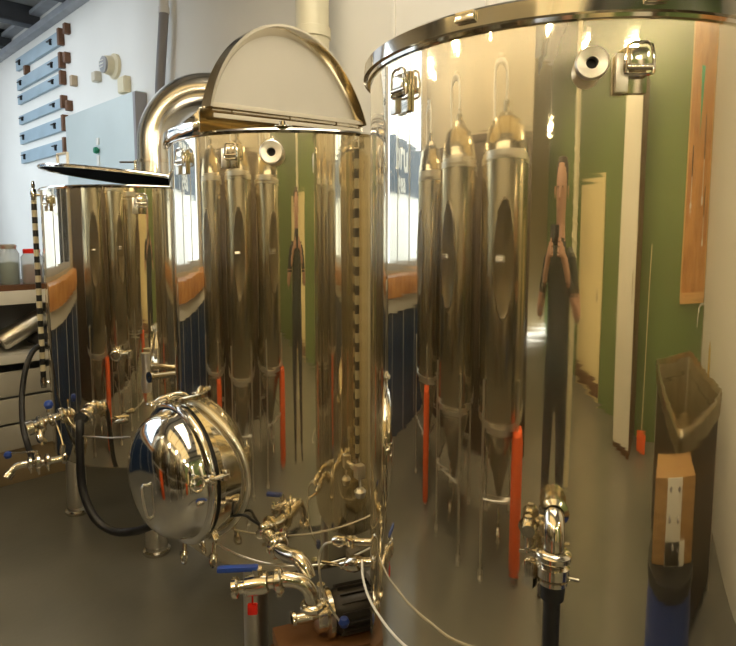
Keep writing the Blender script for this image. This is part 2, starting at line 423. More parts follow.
tube(bm, [hinge_pt(-R2), hinge_pt(R2)], .008, 10); 
for u in (-.3, 0, .3): tube(bm, [hinge_pt(u-.04), hinge_pt(u+.04)], .012, 12)
link('hinge', bm, M_BRASSY, t2)
# open half: segment plate standing up, rim flange toward the camera side
c2 = .455; sag = .33; RR = (c2*c2+sag*sag)/(2*sag)
tl = math.radians(96)
upv = (per*math.cos(tl)+Vector((0, 0, 1))*math.sin(tl)).normalized()
hd = (hinge_pt(1)-hinge_pt(-1)).normalized(); nrm = hd.cross(upv).normalized()
if nrm.dot(-Vector((CF, SF, 0))) < 0: nrm = -nrm          # normal towards the photographer
ph = math.acos((RR-sag)/RR); cc = hinge_pt(0)+upv*(sag-RR)
outer = [cc+(upv*math.cos(-ph+2*ph*k/56)+hd*math.sin(-ph+2*ph*k/56))*RR for k in range(57)]
inner = [cc+(upv*math.cos(-ph+2*ph*k/56)+hd*math.sin(-ph+2*ph*k/56))*(RR-.028) for k in range(57)]
bm = nb()
fv = [bm.verts.new(p-nrm*.006) for p in outer]; bv = [bm.verts.new(p-nrm*.010) for p in outer]
bm.faces.new(fv); bm.faces.new(list(reversed(bv)))
for k in range(56): bm.faces.new((fv[k], fv[k+1], bv[k+1], bv[k]))
bm.faces.new((fv[0], fv[-1], bv[-1], bv[0]))
half = link('open_lid_half', bm, M_LIDIN, t2, smooth=False)
bm = nb()     # flange: skirt and turned lip
prev = None
for k in range(57):
    rad = (outer[k]-cc).normalized()
    sec = [outer[k]-nrm*.012, outer[k]+rad*.004-nrm*.010, outer[k]+rad*.005+nrm*.034, outer[k]-rad*.004+nrm*.036, outer[k]-rad*.022+nrm*.012, outer[k]-rad*.026-nrm*.005]
    vs = [bm.verts.new(p) for p in sec]
    if prev:
        for i in range(len(vs)): bm.faces.new((prev[i], prev[(i+1) % 6], vs[(i+1) % 6], vs[i]))
    else: bm.faces.new(vs)
    prev = vs
bm.faces.new(list(reversed(prev)))
link('flange', bm, M_BRASSY, half)
bm = nb()
R_ = Matrix((hd, nrm, upv)).transposed()
box(bm, hinge_pt(0)+upv*.010+nrm*.012, (2*R2-.03, .028, .018), .003, R_); box(bm, hinge_pt(0)+upv*-.022+nrm*.014, (2*R2-.05, .010, .016), .003, R_)
link('stiffener', bm, M_BRASSY, half)
# knob bolt on the middle tank's rim
bm = nb(); p = cam_dir(178)*(R2-.02)+Vector((0, 0, Z2+.008))
lathe(bm, [(0, .02), (.012, .018), (.014, .006), (.03, .003), (.03, 0), (0, 0)], p, (0, 0, 1), 16); link('lid_bolt', bm, M_STEEL, t2)

# --- lid of the far tank, tilted up on the left
lh = thing('x', 'x', 'x') ; bpy.data.objects.remove(lh)
bm = nb()
lathe(bm, [(0, .030), (R3*.55, .026), (R3*.9, .014), (R3+.006, .006), (R3+.010, .0), (R3+.010, -.009), (R3+.006, -.009), (R3+.005, -.002), (R3*.9, .006), (R3*.55, .018), (0, .022)], seg=128)
axis = cam_dir(180-22)        # hinge on the right-hand rear rim
hp = cam_dir(82)*R3
rotax = cam_dir(172)
bmesh.ops.rotate(bm, cent=hp, matrix=Matrix.Rotation(math.radians(-6.0), 3, rotax), verts=bm.verts)
bmesh.ops.translate(bm, vec=(0, 0, Z3+.012), verts=bm.verts)
lid3 = link('lid', bm, M_STEEL, t3, autos=25)
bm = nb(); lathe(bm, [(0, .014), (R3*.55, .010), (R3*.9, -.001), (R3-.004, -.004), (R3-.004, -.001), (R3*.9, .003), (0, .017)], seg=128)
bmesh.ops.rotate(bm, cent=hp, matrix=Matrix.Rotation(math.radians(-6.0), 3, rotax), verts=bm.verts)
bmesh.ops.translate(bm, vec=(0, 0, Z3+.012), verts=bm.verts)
link('lid_dark_reflection', bm, mat('dark_reflection', (.010, .010, .012), .9, spec=.05), lid3, autos=25)  # lid's dark mirror image painted as a matt black underside
bm = nb(); q = cam_dir(232)*(R3*.80)+Vector((0, 0, Z3+.115)); td = cam_dir(125)
tube(bm, [q-td*.045, q-td*.045+Vector((0, 0, .055)), q+td*.045+Vector((0, 0, .055)), q+td*.045], .007, 8); link('handle', bm, M_WHITE, lid3)
bm = nb(); q = cam_dir(90)*R3+Vector((0, 0, Z3)); box(bm, q+cam_dir(90)*.015+Vector((0, 0, .0)), (.03, .08, .05), .004, Matrix.Rotation(AZ(90), 3, 'Z')); link('hinge', bm, M_BRASSY, t3)

# --- manway of the middle tank (axis -X, square to the row)
def rel(p, t): return Vector(p)-Vector(t.location)
mwz = .765; ax = Vector((-1, 0, 0)); right = Vector((0, -1, 0)); upz = Vector((0, 0, 1))
def mwp(rho, r=0, phi=0):
    return ax*rho + upz*(mwz+r*math.sin(math.radians(phi))) + right*(r*math.cos(math.radians(phi)))
bm = nb()
NR = .222; SEG = 72
inner_, mid_, outr_ = [], [], []
for k in range(SEG):      # neck saddles onto the drum
    a = 2*PI*k/SEG; y = NR*math.cos(a)
    base = math.sqrt(R2*R2-y*y)-.004
    inner_.append(bm.verts.new(ax*base+right*y+upz*(mwz+NR*math.sin(a))))
    outr_.append(bm.verts.new(ax*.512+right*y+upz*(mwz+NR*math.sin(a))))
for k in range(SEG): bm.faces.new((inner_[k], inner_[(k+1) % SEG], outr_[(k+1) % SEG], outr_[k]))
lathe(bm, [(NR, .478), (NR+.012, .482), (NR+.014, .500), (NR, .502), (NR-.012, .502)], (0, 0, mwz), ax, SEG)
mw = link('manway_neck', bm, M_STEEL, t2)
bm = nb()    # weld band round the neck on the drum
pts = []
for k in range(SEG):
    a = 2*PI*k/SEG; rb = NR+.012; y = rb*math.cos(a); base = math.sqrt(R2*R2-y*y)+.002
    pts.append(ax*base+right*y+upz*(mwz+rb*math.sin(a)))
tube(bm, pts, .008, 8, closed=True); link('weld_band', bm, M_SATIN, mw)
bm = nb(); lathe(bm, [(NR-.01, .500), (NR+.004, .500), (NR+.004, .512), (NR-.01, .512)], (0, 0, mwz), ax, SEG); link('gasket', bm, M_GASKET, mw)
bm = nb()
prof = [(NR+.006, .511), (NR+.014, .514), (NR+.016, .524), (NR+.010, .532), (NR-.006, .534), (NR-.012, .545)]
for k in range(0, 19):
    a = math.radians(12+78*k/18); prof.append(((NR-.012)*math.cos(a)**.72*1.0, .540+.110*math.sin(a)))
prof.append((0, .650))
lathe(bm, prof, (0, 0, mwz), ax, 96)
door = link('manway_door', bm, M_STEEL, t2, autos=50)
bm = nb(); q = mwp(.655, .05, -60)
tube(bm, [mwp(.645, .05, 10), mwp(.668, .05, 8), mwp(.655, .105, -60), mwp(.628, .105, -62)], .004, 8, smooth=3); link('handle', bm, M_SATIN, door)
def eye_bolt(phi, swung=False):
    rad = (upz*math.sin(math.radians(phi))+right*math.cos(math.radians(phi)))
    tg = ax.cross(rad).normalized()
    base = mwp(.487, NR+.010, phi)
    bm = nb()
    Rm = Matrix((tg, rad, ax)).transposed()
    box(bm, base+rad*.012, (.034, .026, .022), .004, Rm)
    d0 = (ax if not swung else (ax*.25+Vector((0, 0, -1))+right*.25).normalized())
    s = base+rad*.018
    kk = .62 if swung else 1.0
    tube(bm, [s-d0*.01, s+d0*.075*kk], .008, 10)
    lathe(bm, [(0, .045), (.014, .045), (.016, .058), (.010, .062), (0, .062)], s, d0, 12)
    c = s+d0*(.098 if not swung else .068)
    xx = tg if not swung else right
    tube(bm, arc(c, d0, xx, (.022 if not swung else .017), 0, 2*PI, 20)[:-1], .0045, 8, closed=True)
    if not swung: box(bm, mwp(.528, NR+.022, phi), (.040, .020, .014), .004, Rm)
    return link('eye_bolt', bm, M_BRASSY, door)
for p_, sw in ((94, 0), (12, 0), (-48, 1), (-96, 1)): eye_bolt(p_, sw)
# door hinge arm along the top of the door
bm = nb()
tube(bm, [mwp(.47, NR+.02, 88), mwp(.50, NR+.045, 90), mwp(.555, NR+.035, 96), mwp(.58, NR+.012, 100)], .009, 10, smooth=4); box(bm, mwp(.49, NR+.03, 84), (.06, .02, .02), .004)
link('hinge_arm', bm, M_BRASSY, door)

# --- sight gauge: narrow banded strip standing off the tank
M_BAND = mat('banded_tube', (.55, .50, .36), .35)
_nt = M_BAND.node_tree; _tc = _nt.nodes.new('ShaderNodeTexCoord'); _sp = _nt.nodes.new('ShaderNodeSeparateXYZ'); _m1 = _nt.nodes.new('ShaderNodeMath'); _m1.operation = 'MULTIPLY'; _m1.inputs[1].default_value = 1/.066
_m2 = _nt.nodes.new('ShaderNodeMath'); _m2.operation = 'FRACT'; _m3 = _nt.nodes.new('ShaderNodeMath'); _m3.operation = 'GREATER_THAN'; _m3.inputs[1].default_value = .52; _mx = _nt.nodes.new('ShaderNodeMix'); _mx.data_type = 'RGBA'
_mx.inputs[6].default_value = (.58, .53, .38, 1); _mx.inputs[7].default_value = (.02, .02, .02, 1)
_nt.links.new(_tc.outputs['Object'], _sp.inputs[0]); _nt.links.new(_sp.outputs[2], _m1.inputs[0]); _nt.links.new(_m1.outputs[0], _m2.inputs[0]); _nt.links.new(_m2.outputs[0], _m3.inputs[0]); _nt.links.new(_m3.outputs[0], _mx.inputs[0]); _nt.links.new(_mx.outputs[2], _nt.nodes['Principled BSDF'].inputs['Base Color'])
def gauge(tk, a, r, z0, z1):
    n = cam_dir(a); o_ = n*(r+.045); td = Vector((-n.y, n.x, 0))
    R = Matrix((td, n, Vector((0, 0, 1)))).transposed()
    bm = nb(); tube(bm, [o_+upz*z0, o_+upz*z1], .0135, 12); g = link('sight_tube', bm, M_BAND, tk)
    for z in (z0, z1):
        bm = nb(); tube(bm, [n*(r-.005)+upz*z, o_+upz*z], .007, 8); lathe(bm, [(0, -.03), (.013, -.03), (.016, -.01), (.016, .01), (.013, .03), (0, .03)], o_+upz*z, upz, 12)
        lathe(bm, [(0, .07), (.006, .07), (.010, .045), (.006, .03)], o_+upz*z, upz, 10)
        link('gauge_fitting', bm, M_STEEL, g)
gauge(t3, 256, R3, .80, 1.76)
gauge(t1, 311, R1, .75, 1.88)

# ---------------------------------------------------------------- pipework on the tanks
def dirpx(u0, v0, z0, u1, v1, z1): return (PX(u1, v1, z1)-PX(u0, v0, z0)).normalized()
# near tank: elbow outlet and clamp
def P(tk, u, v, z): return PX(u, v, z)-Vector(tk.location)
n1 = cam_dir(195.0)
s0 = n1*(R1-.01)+upz*1.055
e0 = n1*(R1+.045)+upz*1.055
bm = nb()
lathe(bm, [(.018, 0), (.018, .03), (.027, .034), (.027, .044), (.018, .05)], s0, n1, 24)
pts = [s0, n1*(R1+.02)+upz*1.055]+arc(n1*(R1+.02)+upz*1.015, upz, n1, .040, 0, PI/2, 8)+[n1*(R1+.06)+upz*.995]
tube(bm, pts, .0185, 20)
q = n1*(R1+.06)+upz*.988
clamp_ring(bm, q, upz, .027, True, -cam_dir(110)); tube(bm, [q, q-upz*.04], .022, 20)
lathe(bm, [(.023, 0), (.029, .004), (.029, .022), (.023, .026)], q-upz*.040, upz, 24)
lathe(bm, [(.020, 0), (.026, .003), (.026, .010), (.020, .013)], q-upz*.053, upz, 24)
tube(bm, [q-upz*.04+cam_dir(110)*.027, q-upz*.04+cam_dir(110)*.045], .004, 8)
box(bm, q-upz*.04-cam_dir(110)*.038, (.02, .02, .05), .004)
ov = link('outlet_elbow', bm, M_BRASSY, t1)
bm = nb(); qb = n1*(R1+.03)+upz*1.02-cam_dir(110)*.045
lathe(bm, [(0, -.02), (.012, -.02), (.018, 0), (.012, .022), (0, .022)], qb, n1, 16); tube(bm, [n1*(R1-.01)+upz*1.02-cam_dir(110)*.045, qb], .007, 10); tube(bm, [qb-upz*.05, qb+upz*.02], .007, 10); tube(bm, [qb-upz*.05-cam_dir(110)*.015, qb-upz*.05+cam_dir(110)*.012], .004, 8)
link('sample_cock', bm, M_BRASSY, t1)
# its black hose
hq = Vector(t1.location)+q-upz*.050
bm = nb(); tube(bm, [hq, hq-upz*.03], [.023, .021], 18); tube(bm, [hq-upz*.02, hq-upz*.15+n1*.004, hq-upz*.5+n1*.01, hq-upz*.8+n1*.06, Vector((hq.x, hq.y, .03))+n1*.20, Vector((hq.x, hq.y, .022))+n1*.35-cam_dir(90)*.3, Vector((hq.x, hq.y, .022))+n1*.2-cam_dir(90)*.8], .0145, 16, smooth=8)
tag(link('hose', bm, M_BLACK), 'black rubber hose hanging straight down from the elbow on the nearest tank', 'hose')

# vertical polished guide tube welded seam on the near tank is left to the reflections

# middle tank: outlet pipe, elbow, blue-handled ball valve
bm = nb()
a0 = P(t2, 262, 522, 1.90); a1 = P(t2, 272, 541, 1.80); a2 = P(t2, 284, 553, 1.73); a3 = P(t2, 300, 560, 1.68); a4 = P(t2, 309, 578, 1.66); a5 = P(t2, 311, 596, 1.66)
tube(bm, [a0+Vector((0,0,.03)), a0, a1, a2, a3, a4], .022, 20, smooth=6)
d_ = (a1-a0).normalized(); lathe(bm, [(.022, -.01), (.052, -.006), (.052, .008), (.022, .012)], a0, d_, 28)
clamp_ring(bm, (a1+a2)/2, (a2-a1).normalized(), .032, True, (0, 0, 1)); clamp_ring(bm, a0+(a1-a0)*.55, d_, .032, True, (0, 0, -1))
link('outlet_pipe', bm, M_BRASSY, t2)
bm = nb()
b0 = P(t2, 235, 588, 1.62); b1 = P(t2, 288, 579, 1.62); b2 = P(t2, 303, 583, 1.62); b3 = P(t2, 311, 594, 1.62); b4 = P(t2, 312, 606, 1.62)
dv = (b1-b0).normalized()
tube(bm, [b0, b0+dv*.155], .019, 20); tube(bm, [b0+dv*.14, b1, b2, b3, b4], .021, 20, smooth=6)
lathe(bm, [(.014, -.006), (.030, -.004), (.030, .008), (.019, .014)], b0, dv, 24)
lathe(bm, [(.019, 0), (.028, .004), (.030, .05), (.028, .066), (.019, .070)], b0+dv*.03, dv, 24)
clamp_ring(bm, b0+dv*.128, dv, .031, True, (0, 0, -1)); clamp_ring(bm, b4, (b4-b3), .030, True, dv)
tube(bm, [b0+dv*.065, b0+dv*.065+upz*.05], .010, 12); lathe(bm, [(0, 0), (.016, 0), (.016, .012), (0, .012)], b0+dv*.065+upz*.036, upz, 6)
bv = link('outlet_valve', bm, M_BRASSY, t2)
bm = nb(); hd2 = (P(t2, 207, 568, 1.60)-P(t2, 248, 566, 1.60)).normalized(); hs = b0+dv*.065+upz*.050
x_, y_, z_ = hd2, upz.cross(hd2), upz
box(bm, hs+hd2*.055, (.118, .022, .016), .007, Matrix((x_, y_, z_)).transposed()); link('valve_handle', bm, M_BLUE, bv)
bm = nb(); tube(bm, [b0+dv*.05-upz*.028, b0+dv*.05-upz*.055], .003, 8); box(bm, b0+dv*.05-upz*.072, (.030, .012, .034), .006, Matrix((x_, y_, z_)).transposed()); link('valve_tag', bm, M_RED, bv)

# middle tank: thermowell on the right, thin steel line round the front
n2_ = cam_dir(151); q = n2_*R2+upz*.80
bm = nb(); tube(bm, [q-n2_*.01, q+n2_*.05], .009, 12); box(bm, q+n2_*.05, (.03, .03, .045), .004, Matrix.Rotation(AZ(151), 3, 'Z'))
lathe(bm, [(0, 0), (.014, 0), (.020, .02), (.012, .03), (0, .03)], q+n2_*.055-upz*.085, upz, 12); tube(bm, [q+n2_*.05, q+n2_*.055-upz*.06], .004, 8)
link('thermowell', bm, M_SATIN, t2)
bm = nb()
pts = []
for k in range(13):
    a = 205-(205-128)*k/12; s_ = math.sin(PI*k/12)
    pts.append(Vector(t2.location)+cam_dir(a)*(R2+.05+.05*s_)+upz*(.565-.035*s_+.02*k/12))
tube(bm, pts, .0032, 8, smooth=4); tag(link('steel_line', bm, M_SATIN), 'thin bright steel line curving round the front of the middle tank', 'pipe')
bm = nb()
pts = [Vector(t2.location)+cam_dir(207)*(R2+.012)+upz*.63, PX(243, 515, 1.86), PX(252, 520, 1.86), PX(263, 527, 1.87)]
tube(bm, pts, .0045, 8, smooth=6); tag(link('sensor_cable', bm, M_BLACK), 'short black sensor cable between the round door and the outlet of the middle tank', 'cable')

# between the tanks: small elbow valve and thin line with a blue ball
bm = nb()
c0 = W(.02, 1.78, 0)
q0 = PX(364, 542, 1.62); q1 = PX(340, 541, 1.66); q2 = PX(320, 545, 1.70)
bm = nb(); rr_ = Vector(t1.location)
tube(bm, [q0+(W(.06, 1.62)-W(0, 1.62)), q0, q1], .010, 12); box(bm, (q0+q1)/2+upz*.0, (.030, .030, .026), .005)
lathe(bm, [(0, -.02), (.014, -.02), (.017, 0), (.014, .02), (0, .02)], q1, (q0-q1), 14)
r0 = PX(366, 562, 1.6); r1 = PX(342, 565, 1.64)
tube(bm, [r0+(W(.06, 1.6)-W(0, 1.6)), r0, r1], .013, 12); lathe(bm, [(.0, -.02), (.020, -.02), (.024, 0), (.020, .02), (0, .02)], (r0+r1)/2, (r0-r1), 16); tube(bm, [r1, PX(322, 562, 1.66)], .005, 8)
bmesh.ops.translate(bm, vec=-rr_, verts=bm.verts)
link('side_valve', bm, M_BRASSY, t1)
bm = nb(); tube(bm, [PX(336, 541, 1.66), PX(324, 545, 1.66), PX(319, 560, 1.66), PX(322, 588, 1.66), PX(332, 610, 1.66), PX(342, 624, 1.66)], .0035, 8, smooth=6)
ln = link('thin_line', bm, M_SATIN); tag(ln, 'thin steel line bending down beside the nearest tank, ending in a blue ball', 'pipe')
bm = nb(); lathe(bm, [(0, -.017), (.012, -.012), (.017, 0), (.012, .012), (0, .017)], PX(344, 622, 1.66), upz, 16); link('ball_end', bm, M_BLUE, ln)
bm = nb(); tube(bm, [PX(362, 560, 1.45), PX(363, 578, 1.40), PX(370, 600, 1.33), PX(385, 624, 1.26), PX(404, 645, 1.20), PX(430, 664, 1.15), PX(450, 720, 1.05)], .003, 8, smooth=6)
tag(link('clear_tube', bm, mat('milky_tube', (.72, .70, .64), .3)), 'narrow milky tube curving across the lower edge of the nearest tank', 'tube')

# far tank fittings
bm = nb()
f0 = P(t3, 99, 398, 2.78); f1 = P(t3, 84, 418, 2.62); dd = (f1-f0).normalized()
tube(bm, [f0-dd*.06, f1], .021, 18)
for s_ in (.25, .55, .85): clamp_ring(bm, f0+(f1-f0)*s_, dd, .029, s_ != .55, (0, 0, -1))
tube(bm, [P(t3, 104, 412, 2.74), P(t3, 124, 421, 2.66)], .006, 8); lathe(bm, [(.006, 0), (.014, .01), (.010, .05), (0, .07)], P(t3, 128, 420, 2.62), (P(t3, 110, 423, 2.62)-P(t3, 128, 420, 2.62)), 12)
link('drain_fitting', bm, M_BRASSY, t3)
bm = nb(); k0 = P(t3, 80, 421, 2.60)
tube(bm, [k0+Vector((0, 0, .012)), k0-dd*.02], .026, 14)
hk = Vector(t3.location)+k0; bmesh.ops.translate(bm, vec=Vector(t3.location), verts=bm.verts)
tube(bm, [hk, PX(80, 430, 2.58), PX(80, 455, 2.56), PX(83, 490, 2.54), PX(95, 518, 2.50), PX(113, 531, 2.46), PX(135, 531, 2.42), PX(160, 523, 2.36), W(-.78, 2.55, .32), W(-.70, 2.80, .36), W(-.50, 2.78, .38), W(-.36, 2.60, .44)], .0175, 16, smooth=6)
tag(link('hose', bm, M_BLACK), 'black hose hanging in a loop from the far tank to behind the domed door', 'hose')
bm = nb()     # upper small port and spigot
u0 = P(t3, 118, 354, 2.71); nd = cam_dir(170)
tube(bm, [u0-nd*.05, u0+nd*.04], .014, 14); clamp_ring(bm, u0+nd*.03, nd, .024); tube(bm, [u0+nd*.02, u0+nd*.03+cam_dir(90)*.05+upz*.01], .008, 8); box(bm, u0+nd*.02+cam_dir(90)*.055, (.02, .02, .04), .005)
link('thermowell', bm, M_BRASSY, t3)
bm = nb(); w0 = P(t3, 172, 374, 2.68); w1 = P(t3, 151, 377, 2.60)
tube(bm, [w0+(w0-w1), w1], [.012, .016], 14); lathe(bm, [(.007, .002), (.007, .0), (.025, 0), (.025, .012), (.014, .018)], w1-(w0-w1).normalized()*.01, (w0-w1), 20)
link('spigot', bm, M_BRASSY, t3)
bm = nb(); lathe(bm, [(.012, 0), (.020, 0), (.024, .05), (.016, .10), (.020, .15), (.02, .18), (0, .18)], P(t3, 147, 392, 2.66), upz, 16); link('float_switch', bm, M_SATIN, t3)
# left-hand valve cluster
bm = nb()
g0 = P(t3, 84, 407, 2.86); g1 = P(t3, 62, 415, 2.80); g2 = P(t3, 44, 421, 2.76); g3 = P(t3, 30, 428, 2.72)
tube(bm, [g0, g1, g2, g3], .018, 16)
dg = (g3-g0).normalized()
for s_, r_ in ((.10, .036), (.28, .030), (.42, .034), (.62, .028), (.80, .036), (.96, .030)): clamp_ring(bm, g0+(g3-g0)*s_, dg, r_, s_ in (.28, .8), (0, 0, -1) if s_ > .5 else (0, 0, 1))
lathe(bm, [(.014, -.012), (.034, -.012), (.034, .014), (.020, .02)], g3, -dg, 20)
tube(bm, [g2-upz*.0, P(t3, 40, 437, 2.72), P(t3, 44, 442, 2.7)], .017, 14, smooth=3)
tube(bm, [P(t3, 48, 412, 2.76), P(t3, 48, 404, 2.76)], .007, 8); tube(bm, [P(t3, 54, 417, 2.78), P(t3, 61, 437, 2.72), P(t3, 63, 445, 2.7)], .004, 8)
vc = link('drain_valve', bm, M_BRASSY, t3)
bm = nb(); lathe(bm, [(0, -.022), (.015, -.016), (.021, 0), (.015, .016), (0, .022)], P(t3, 49, 412, 2.72)+upz*.035, upz, 18); link('valve_knob', bm, M_BLUE, vc)
bm = nb(); h0 = P(t3, 84, 412, 2.84)
tube(bm, [h0, P(t3, 88, 396, 2.80)], .004, 8); lathe(bm, [(0, -.018), (.012, -.012), (.016, 0), (.012, .012), (0, .018)], P(t3, 89, 394, 2.80), upz, 14); link('valve_knob', bm, M_BLUE, vc)
# lower pipe with ball-knob valve: separate branch below the cluster
bm = nb()
j0 = P(t3, 66, 457, 2.72); j1 = P(t3, 45, 462, 2.68); j2 = P(t3, 24, 464, 2.62); j3 = P(t3, 14, 468, 2.60); j4 = P(t3, 9, 475, 2.58)
tube(bm, [j0, j1, j2, j3, j4], .015, 16, smooth=4)
dj = (j2-j0).normalized()
for s_, r_ in ((.05, .026), (.45, .026), (.68, .030), (.86, .024)): clamp_ring(bm, j0+(j2-j0)*s_, dj, r_, s_ > .4, (0, 0, -1))
lathe(bm, [(.010, -.014), (.021, -.014), (.021, .01), (.015, .016)], j4, (j3-j4), 18)
tube(bm, [j1+(j2-j1)*.4, j1+(j2-j1)*.4+upz*.055], .009, 10); s1 = j1+(j2-j1)*.4+upz*.055
tube(bm, [s1, P(t3, 10, 454, 2.64)], .0045, 8)
tube(bm, [P(t3, 63, 445, 2.7), P(t3, 62, 452, 2.7), j0], .012, 10)
lv = link('branch_valve', bm, M_BRASSY, t3)
bm = nb(); lathe(bm, [(0, -.019), (.013, -.013), (.018, 0), (.013, .013), (0, .019)], P(t3, 8, 455, 2.64), upz, 16); link('valve_knob', bm, M_BLUE, lv)
bm = nb(); lathe(bm, [(0, 0), (.015, 0)], j4-(j3-j4).normalized()*.012, (j3-j4), 16); link('pipe_mouth', bm, M_GASKET, lv)
bm = nb(); tube(bm, [PX(60, 347, 3.2), PX(46, 345, 3.1), PX(34, 350, 3.02), PX(26, 368, 2.96), PX(22, 395, 2.92), PX(23, 425, 2.82), PX(28, 446, 2.76), PX(33, 460, 2.70)], .0135, 14, smooth=6)
tag(link('hose', bm, M_BLACK), 'thin black hose curving down at the far left past the banded gauge', 'hose')
bm = nb(); tube(bm, [PX(83, 436, 2.57), PX(110, 438, 2.5), PX(130, 437, 2.42)], .0035, 8); tag(link('steel_line', bm, M_SATIN), 'short straight steel line between the hanging hose and the domed door', 'pipe')
bm = nb(); tube(bm, [P(t3, 112, 405, 2.74), P(t3, 118, 430, 2.72), P(t3, 122, 460, 2.72), P(t3, 122, 467, 2.72)], [.006, .006, .008, .014], 8, smooth=4); link('probe_cable', bm, M_BLACK, t3)

# ================================================================ PUMP
pc = W(-.15, 1.80, .12)
t = thing('transfer_pump', 'small steel transfer pump on a wooden block beneath the middle tank', 'pump', (pc.x, pc.y, pc.z))
pd = cam_dir(250)
bm = nb(); lathe(bm, [(0, -.26), (.06, -.255), (.068, -.23), (.068, -.05), (.055, -.03), (.03, -.03)], upz*.24, pd, 28)
for k in range(16):
    a = 2*PI*k/16; x, y, _ = frame_of(pd); rd = x*math.cos(a)+y*math.sin(a)
    box(bm, upz*.24+rd*.070-pd*.14, (.004, .014, .17), .001, Matrix((rd.cross(pd), rd, pd)).transposed())
link('motor', bm, mat('dark_motor', (.05, .045, .04), .4, .6), t)
bm = nb(); lathe(bm, [(0, -.03), (.075, -.03), (.075, -.015), (.055, -.01), (.055, .02), (.03, .028), (.018, .03), (.018, .08), (.026, .084), (.026, .094), (.012, .094), (.012, .04), (0, .04)], upz*.24, pd, 32); tube(bm, [upz*.28, upz*.34], .014, 14); link('pump_head', bm, M_BRASSY, t)
bm = nb(); box(bm, upz*.145-pd*.06, (.40, .18, .05), .006, Matrix.Rotation(math.atan2(pd.y, pd.x), 3, 'Z')); box(bm, upz*.0-pd*.06, (.42, .16, .24), .006, Matrix.Rotation(math.atan2(pd.y, pd.x), 3, 'Z')); link('wooden_base', bm, mat('dark_block_wood', (.22, .10, .035), .55, var=.3), t)
bm = nb(); box(bm, upz*.325-pd*.19, (.06, .05, .03), .008, Matrix.Rotation(math.atan2(pd.y, pd.x), 3, 'Z')); link('terminal_box', bm, M_CABLE, t)
bm = nb()
hc = W(.10, 2.15, 0)
pts = []
for k in range(72):
    a = 2*PI*k/18; pts.append(hc+Vector((math.cos(a)*(.15+.004*(k % 5)), math.sin(a)*(.15+.004*(k % 7)), .02+.034*k/18)))
tube(bm, pts, .015, 10, smooth=2); tag(link('coiled_hose', bm, M_BLACK), 'coil of black hose lying on the dark floor between the first two tanks', 'hose')

# ================================================================ BACK WALL THINGS
# exhaust bend
p0 = W(-1.345, 3.87); rt = W(1, 0)
t = thing('vent_pipe', 'wide stainless vent pipe bending over behind the far tank', 'duct', (p0.x, p0.y, 0))
zc = 2.46
bm = nb()
cen = rt*.33+upz*(zc-.33)
pts = [upz*.9, upz*1.4, upz*1.8]+arc(cen, -rt, upz, .33, 0, PI/2, 18)+[rt*(.33+.3)+upz*zc, rt*1.16+upz*zc]
tube(bm, pts, .108, 40); link('bend', bm, M_SATIN2 if 'M_SATIN2' in globals() else mat('brushed_duct', (.78, .76, .70), .2, 1, bump=.04, bscale=12), t)
for z in (2.02, 1.72):
    bm = nb(); lathe(bm, [(.104, -.012), (.116, -.010), (.116, .010), (.104, .012)], upz*z, upz, 40); link('collar', bm, M_BRASSY, t)
bm = nb(); lathe(bm, [(.104, -.014), (.120, -.010), (.120, .010), (.104, .014)], rt*.40+upz*zc, rt, 40); link('collar', bm, M_BRASSY, t)
bm = nb(); v0 = upz*1.96-rt*.13
lathe(bm, [(0, -.02), (.016, -.016), (.02, 0), (.016, .016), (0, .02)], v0, upz, 14); tube(bm, [upz*1.96-rt*.10, v0], .008, 8); tube(bm, [v0-upz*.10, v0+upz*.07], .009, 10); tube(bm, [v0+upz*.06-rt*.10, v0+upz*.06+rt*.04], .006, 8)
tube(bm, arc(v0-upz*.05-rt*.055, rt, upz, .028, 0, 2*PI, 14)[:-1], .005, 8, closed=True); tube(bm, [v0-upz*.05-rt*.03, v0-upz*.05], .005, 8)
link('bleed_valve', bm, M_BRASSY, t)
bm = nb(); box(bm, upz*.45, (.14, .14, .9), .01); link('support', bm, M_SATIN, t)
# white duct
q = W(-.335, 3.65); q.x = 2.38
t = thing('round_duct', 'cream round duct coming straight down behind the raised lid', 'duct', (q.x, q.y, 0))
bm = nb(); lathe(bm, [(.098, 2.3), (.098, CEIL)], seg=40); link('pipe', bm, mat('cream_duct', (.72, .68, .52), .45, .2, var=.05), t)
bm = nb(); lathe(bm, [(.098, 2.70), (.108, 2.705), (.108, 2.76), (.098, 2.765)], seg=40); link('collar', bm, mat('cream_duct', (.7, .7, .7)), t)
bm = nb(); lathe(bm, [(0, 2.3), (.108, 2.3), (.108, 2.34), (.098, 2.34)], seg=40); link('collar', bm, mat('cream_duct', (.7, .7, .7)), t)
# conduit with flexible tail
c_ = Vector((2.53, 4.88, 0))
t = thing('electric_conduit', 'pale conduit with a grey flexible tail hanging down the white wall', 'conduit', (c_.x, c_.y, 0))
bm = nb(); tube(bm, [upz*3.40, upz*4.06], .040, 20); lathe(bm, [(.04, 0), (.047, .004), (.047, .05), (.04, .055)], upz*3.40, upz, 20); link('rigid_pipe', bm, mat('pale_pipe', (.62, .60, .58), .4), t)
bm = nb()
base = Vector((c_.x, c_.y, 0)); pp = [upz*3.41, upz*3.25+Vector((-.01, .01, 0)), upz*3.0+Vector((-.015, .05, 0)), upz*2.75+Vector((-.01, .10, 0)), upz*2.4+Vector((0, .12, 0)), upz*2.0+Vector((0, .12, 0))]
tube(bm, pp, .040, 16, smooth=6); link('flexible_tail', bm, mat('grey_flex', (.20, .19, .20), .5), t)
bm = nb(); box(bm, (.055, 0, 3.7), (.03, .12, .03), .004); link('pipe_clip', bm, M_GREY, t)
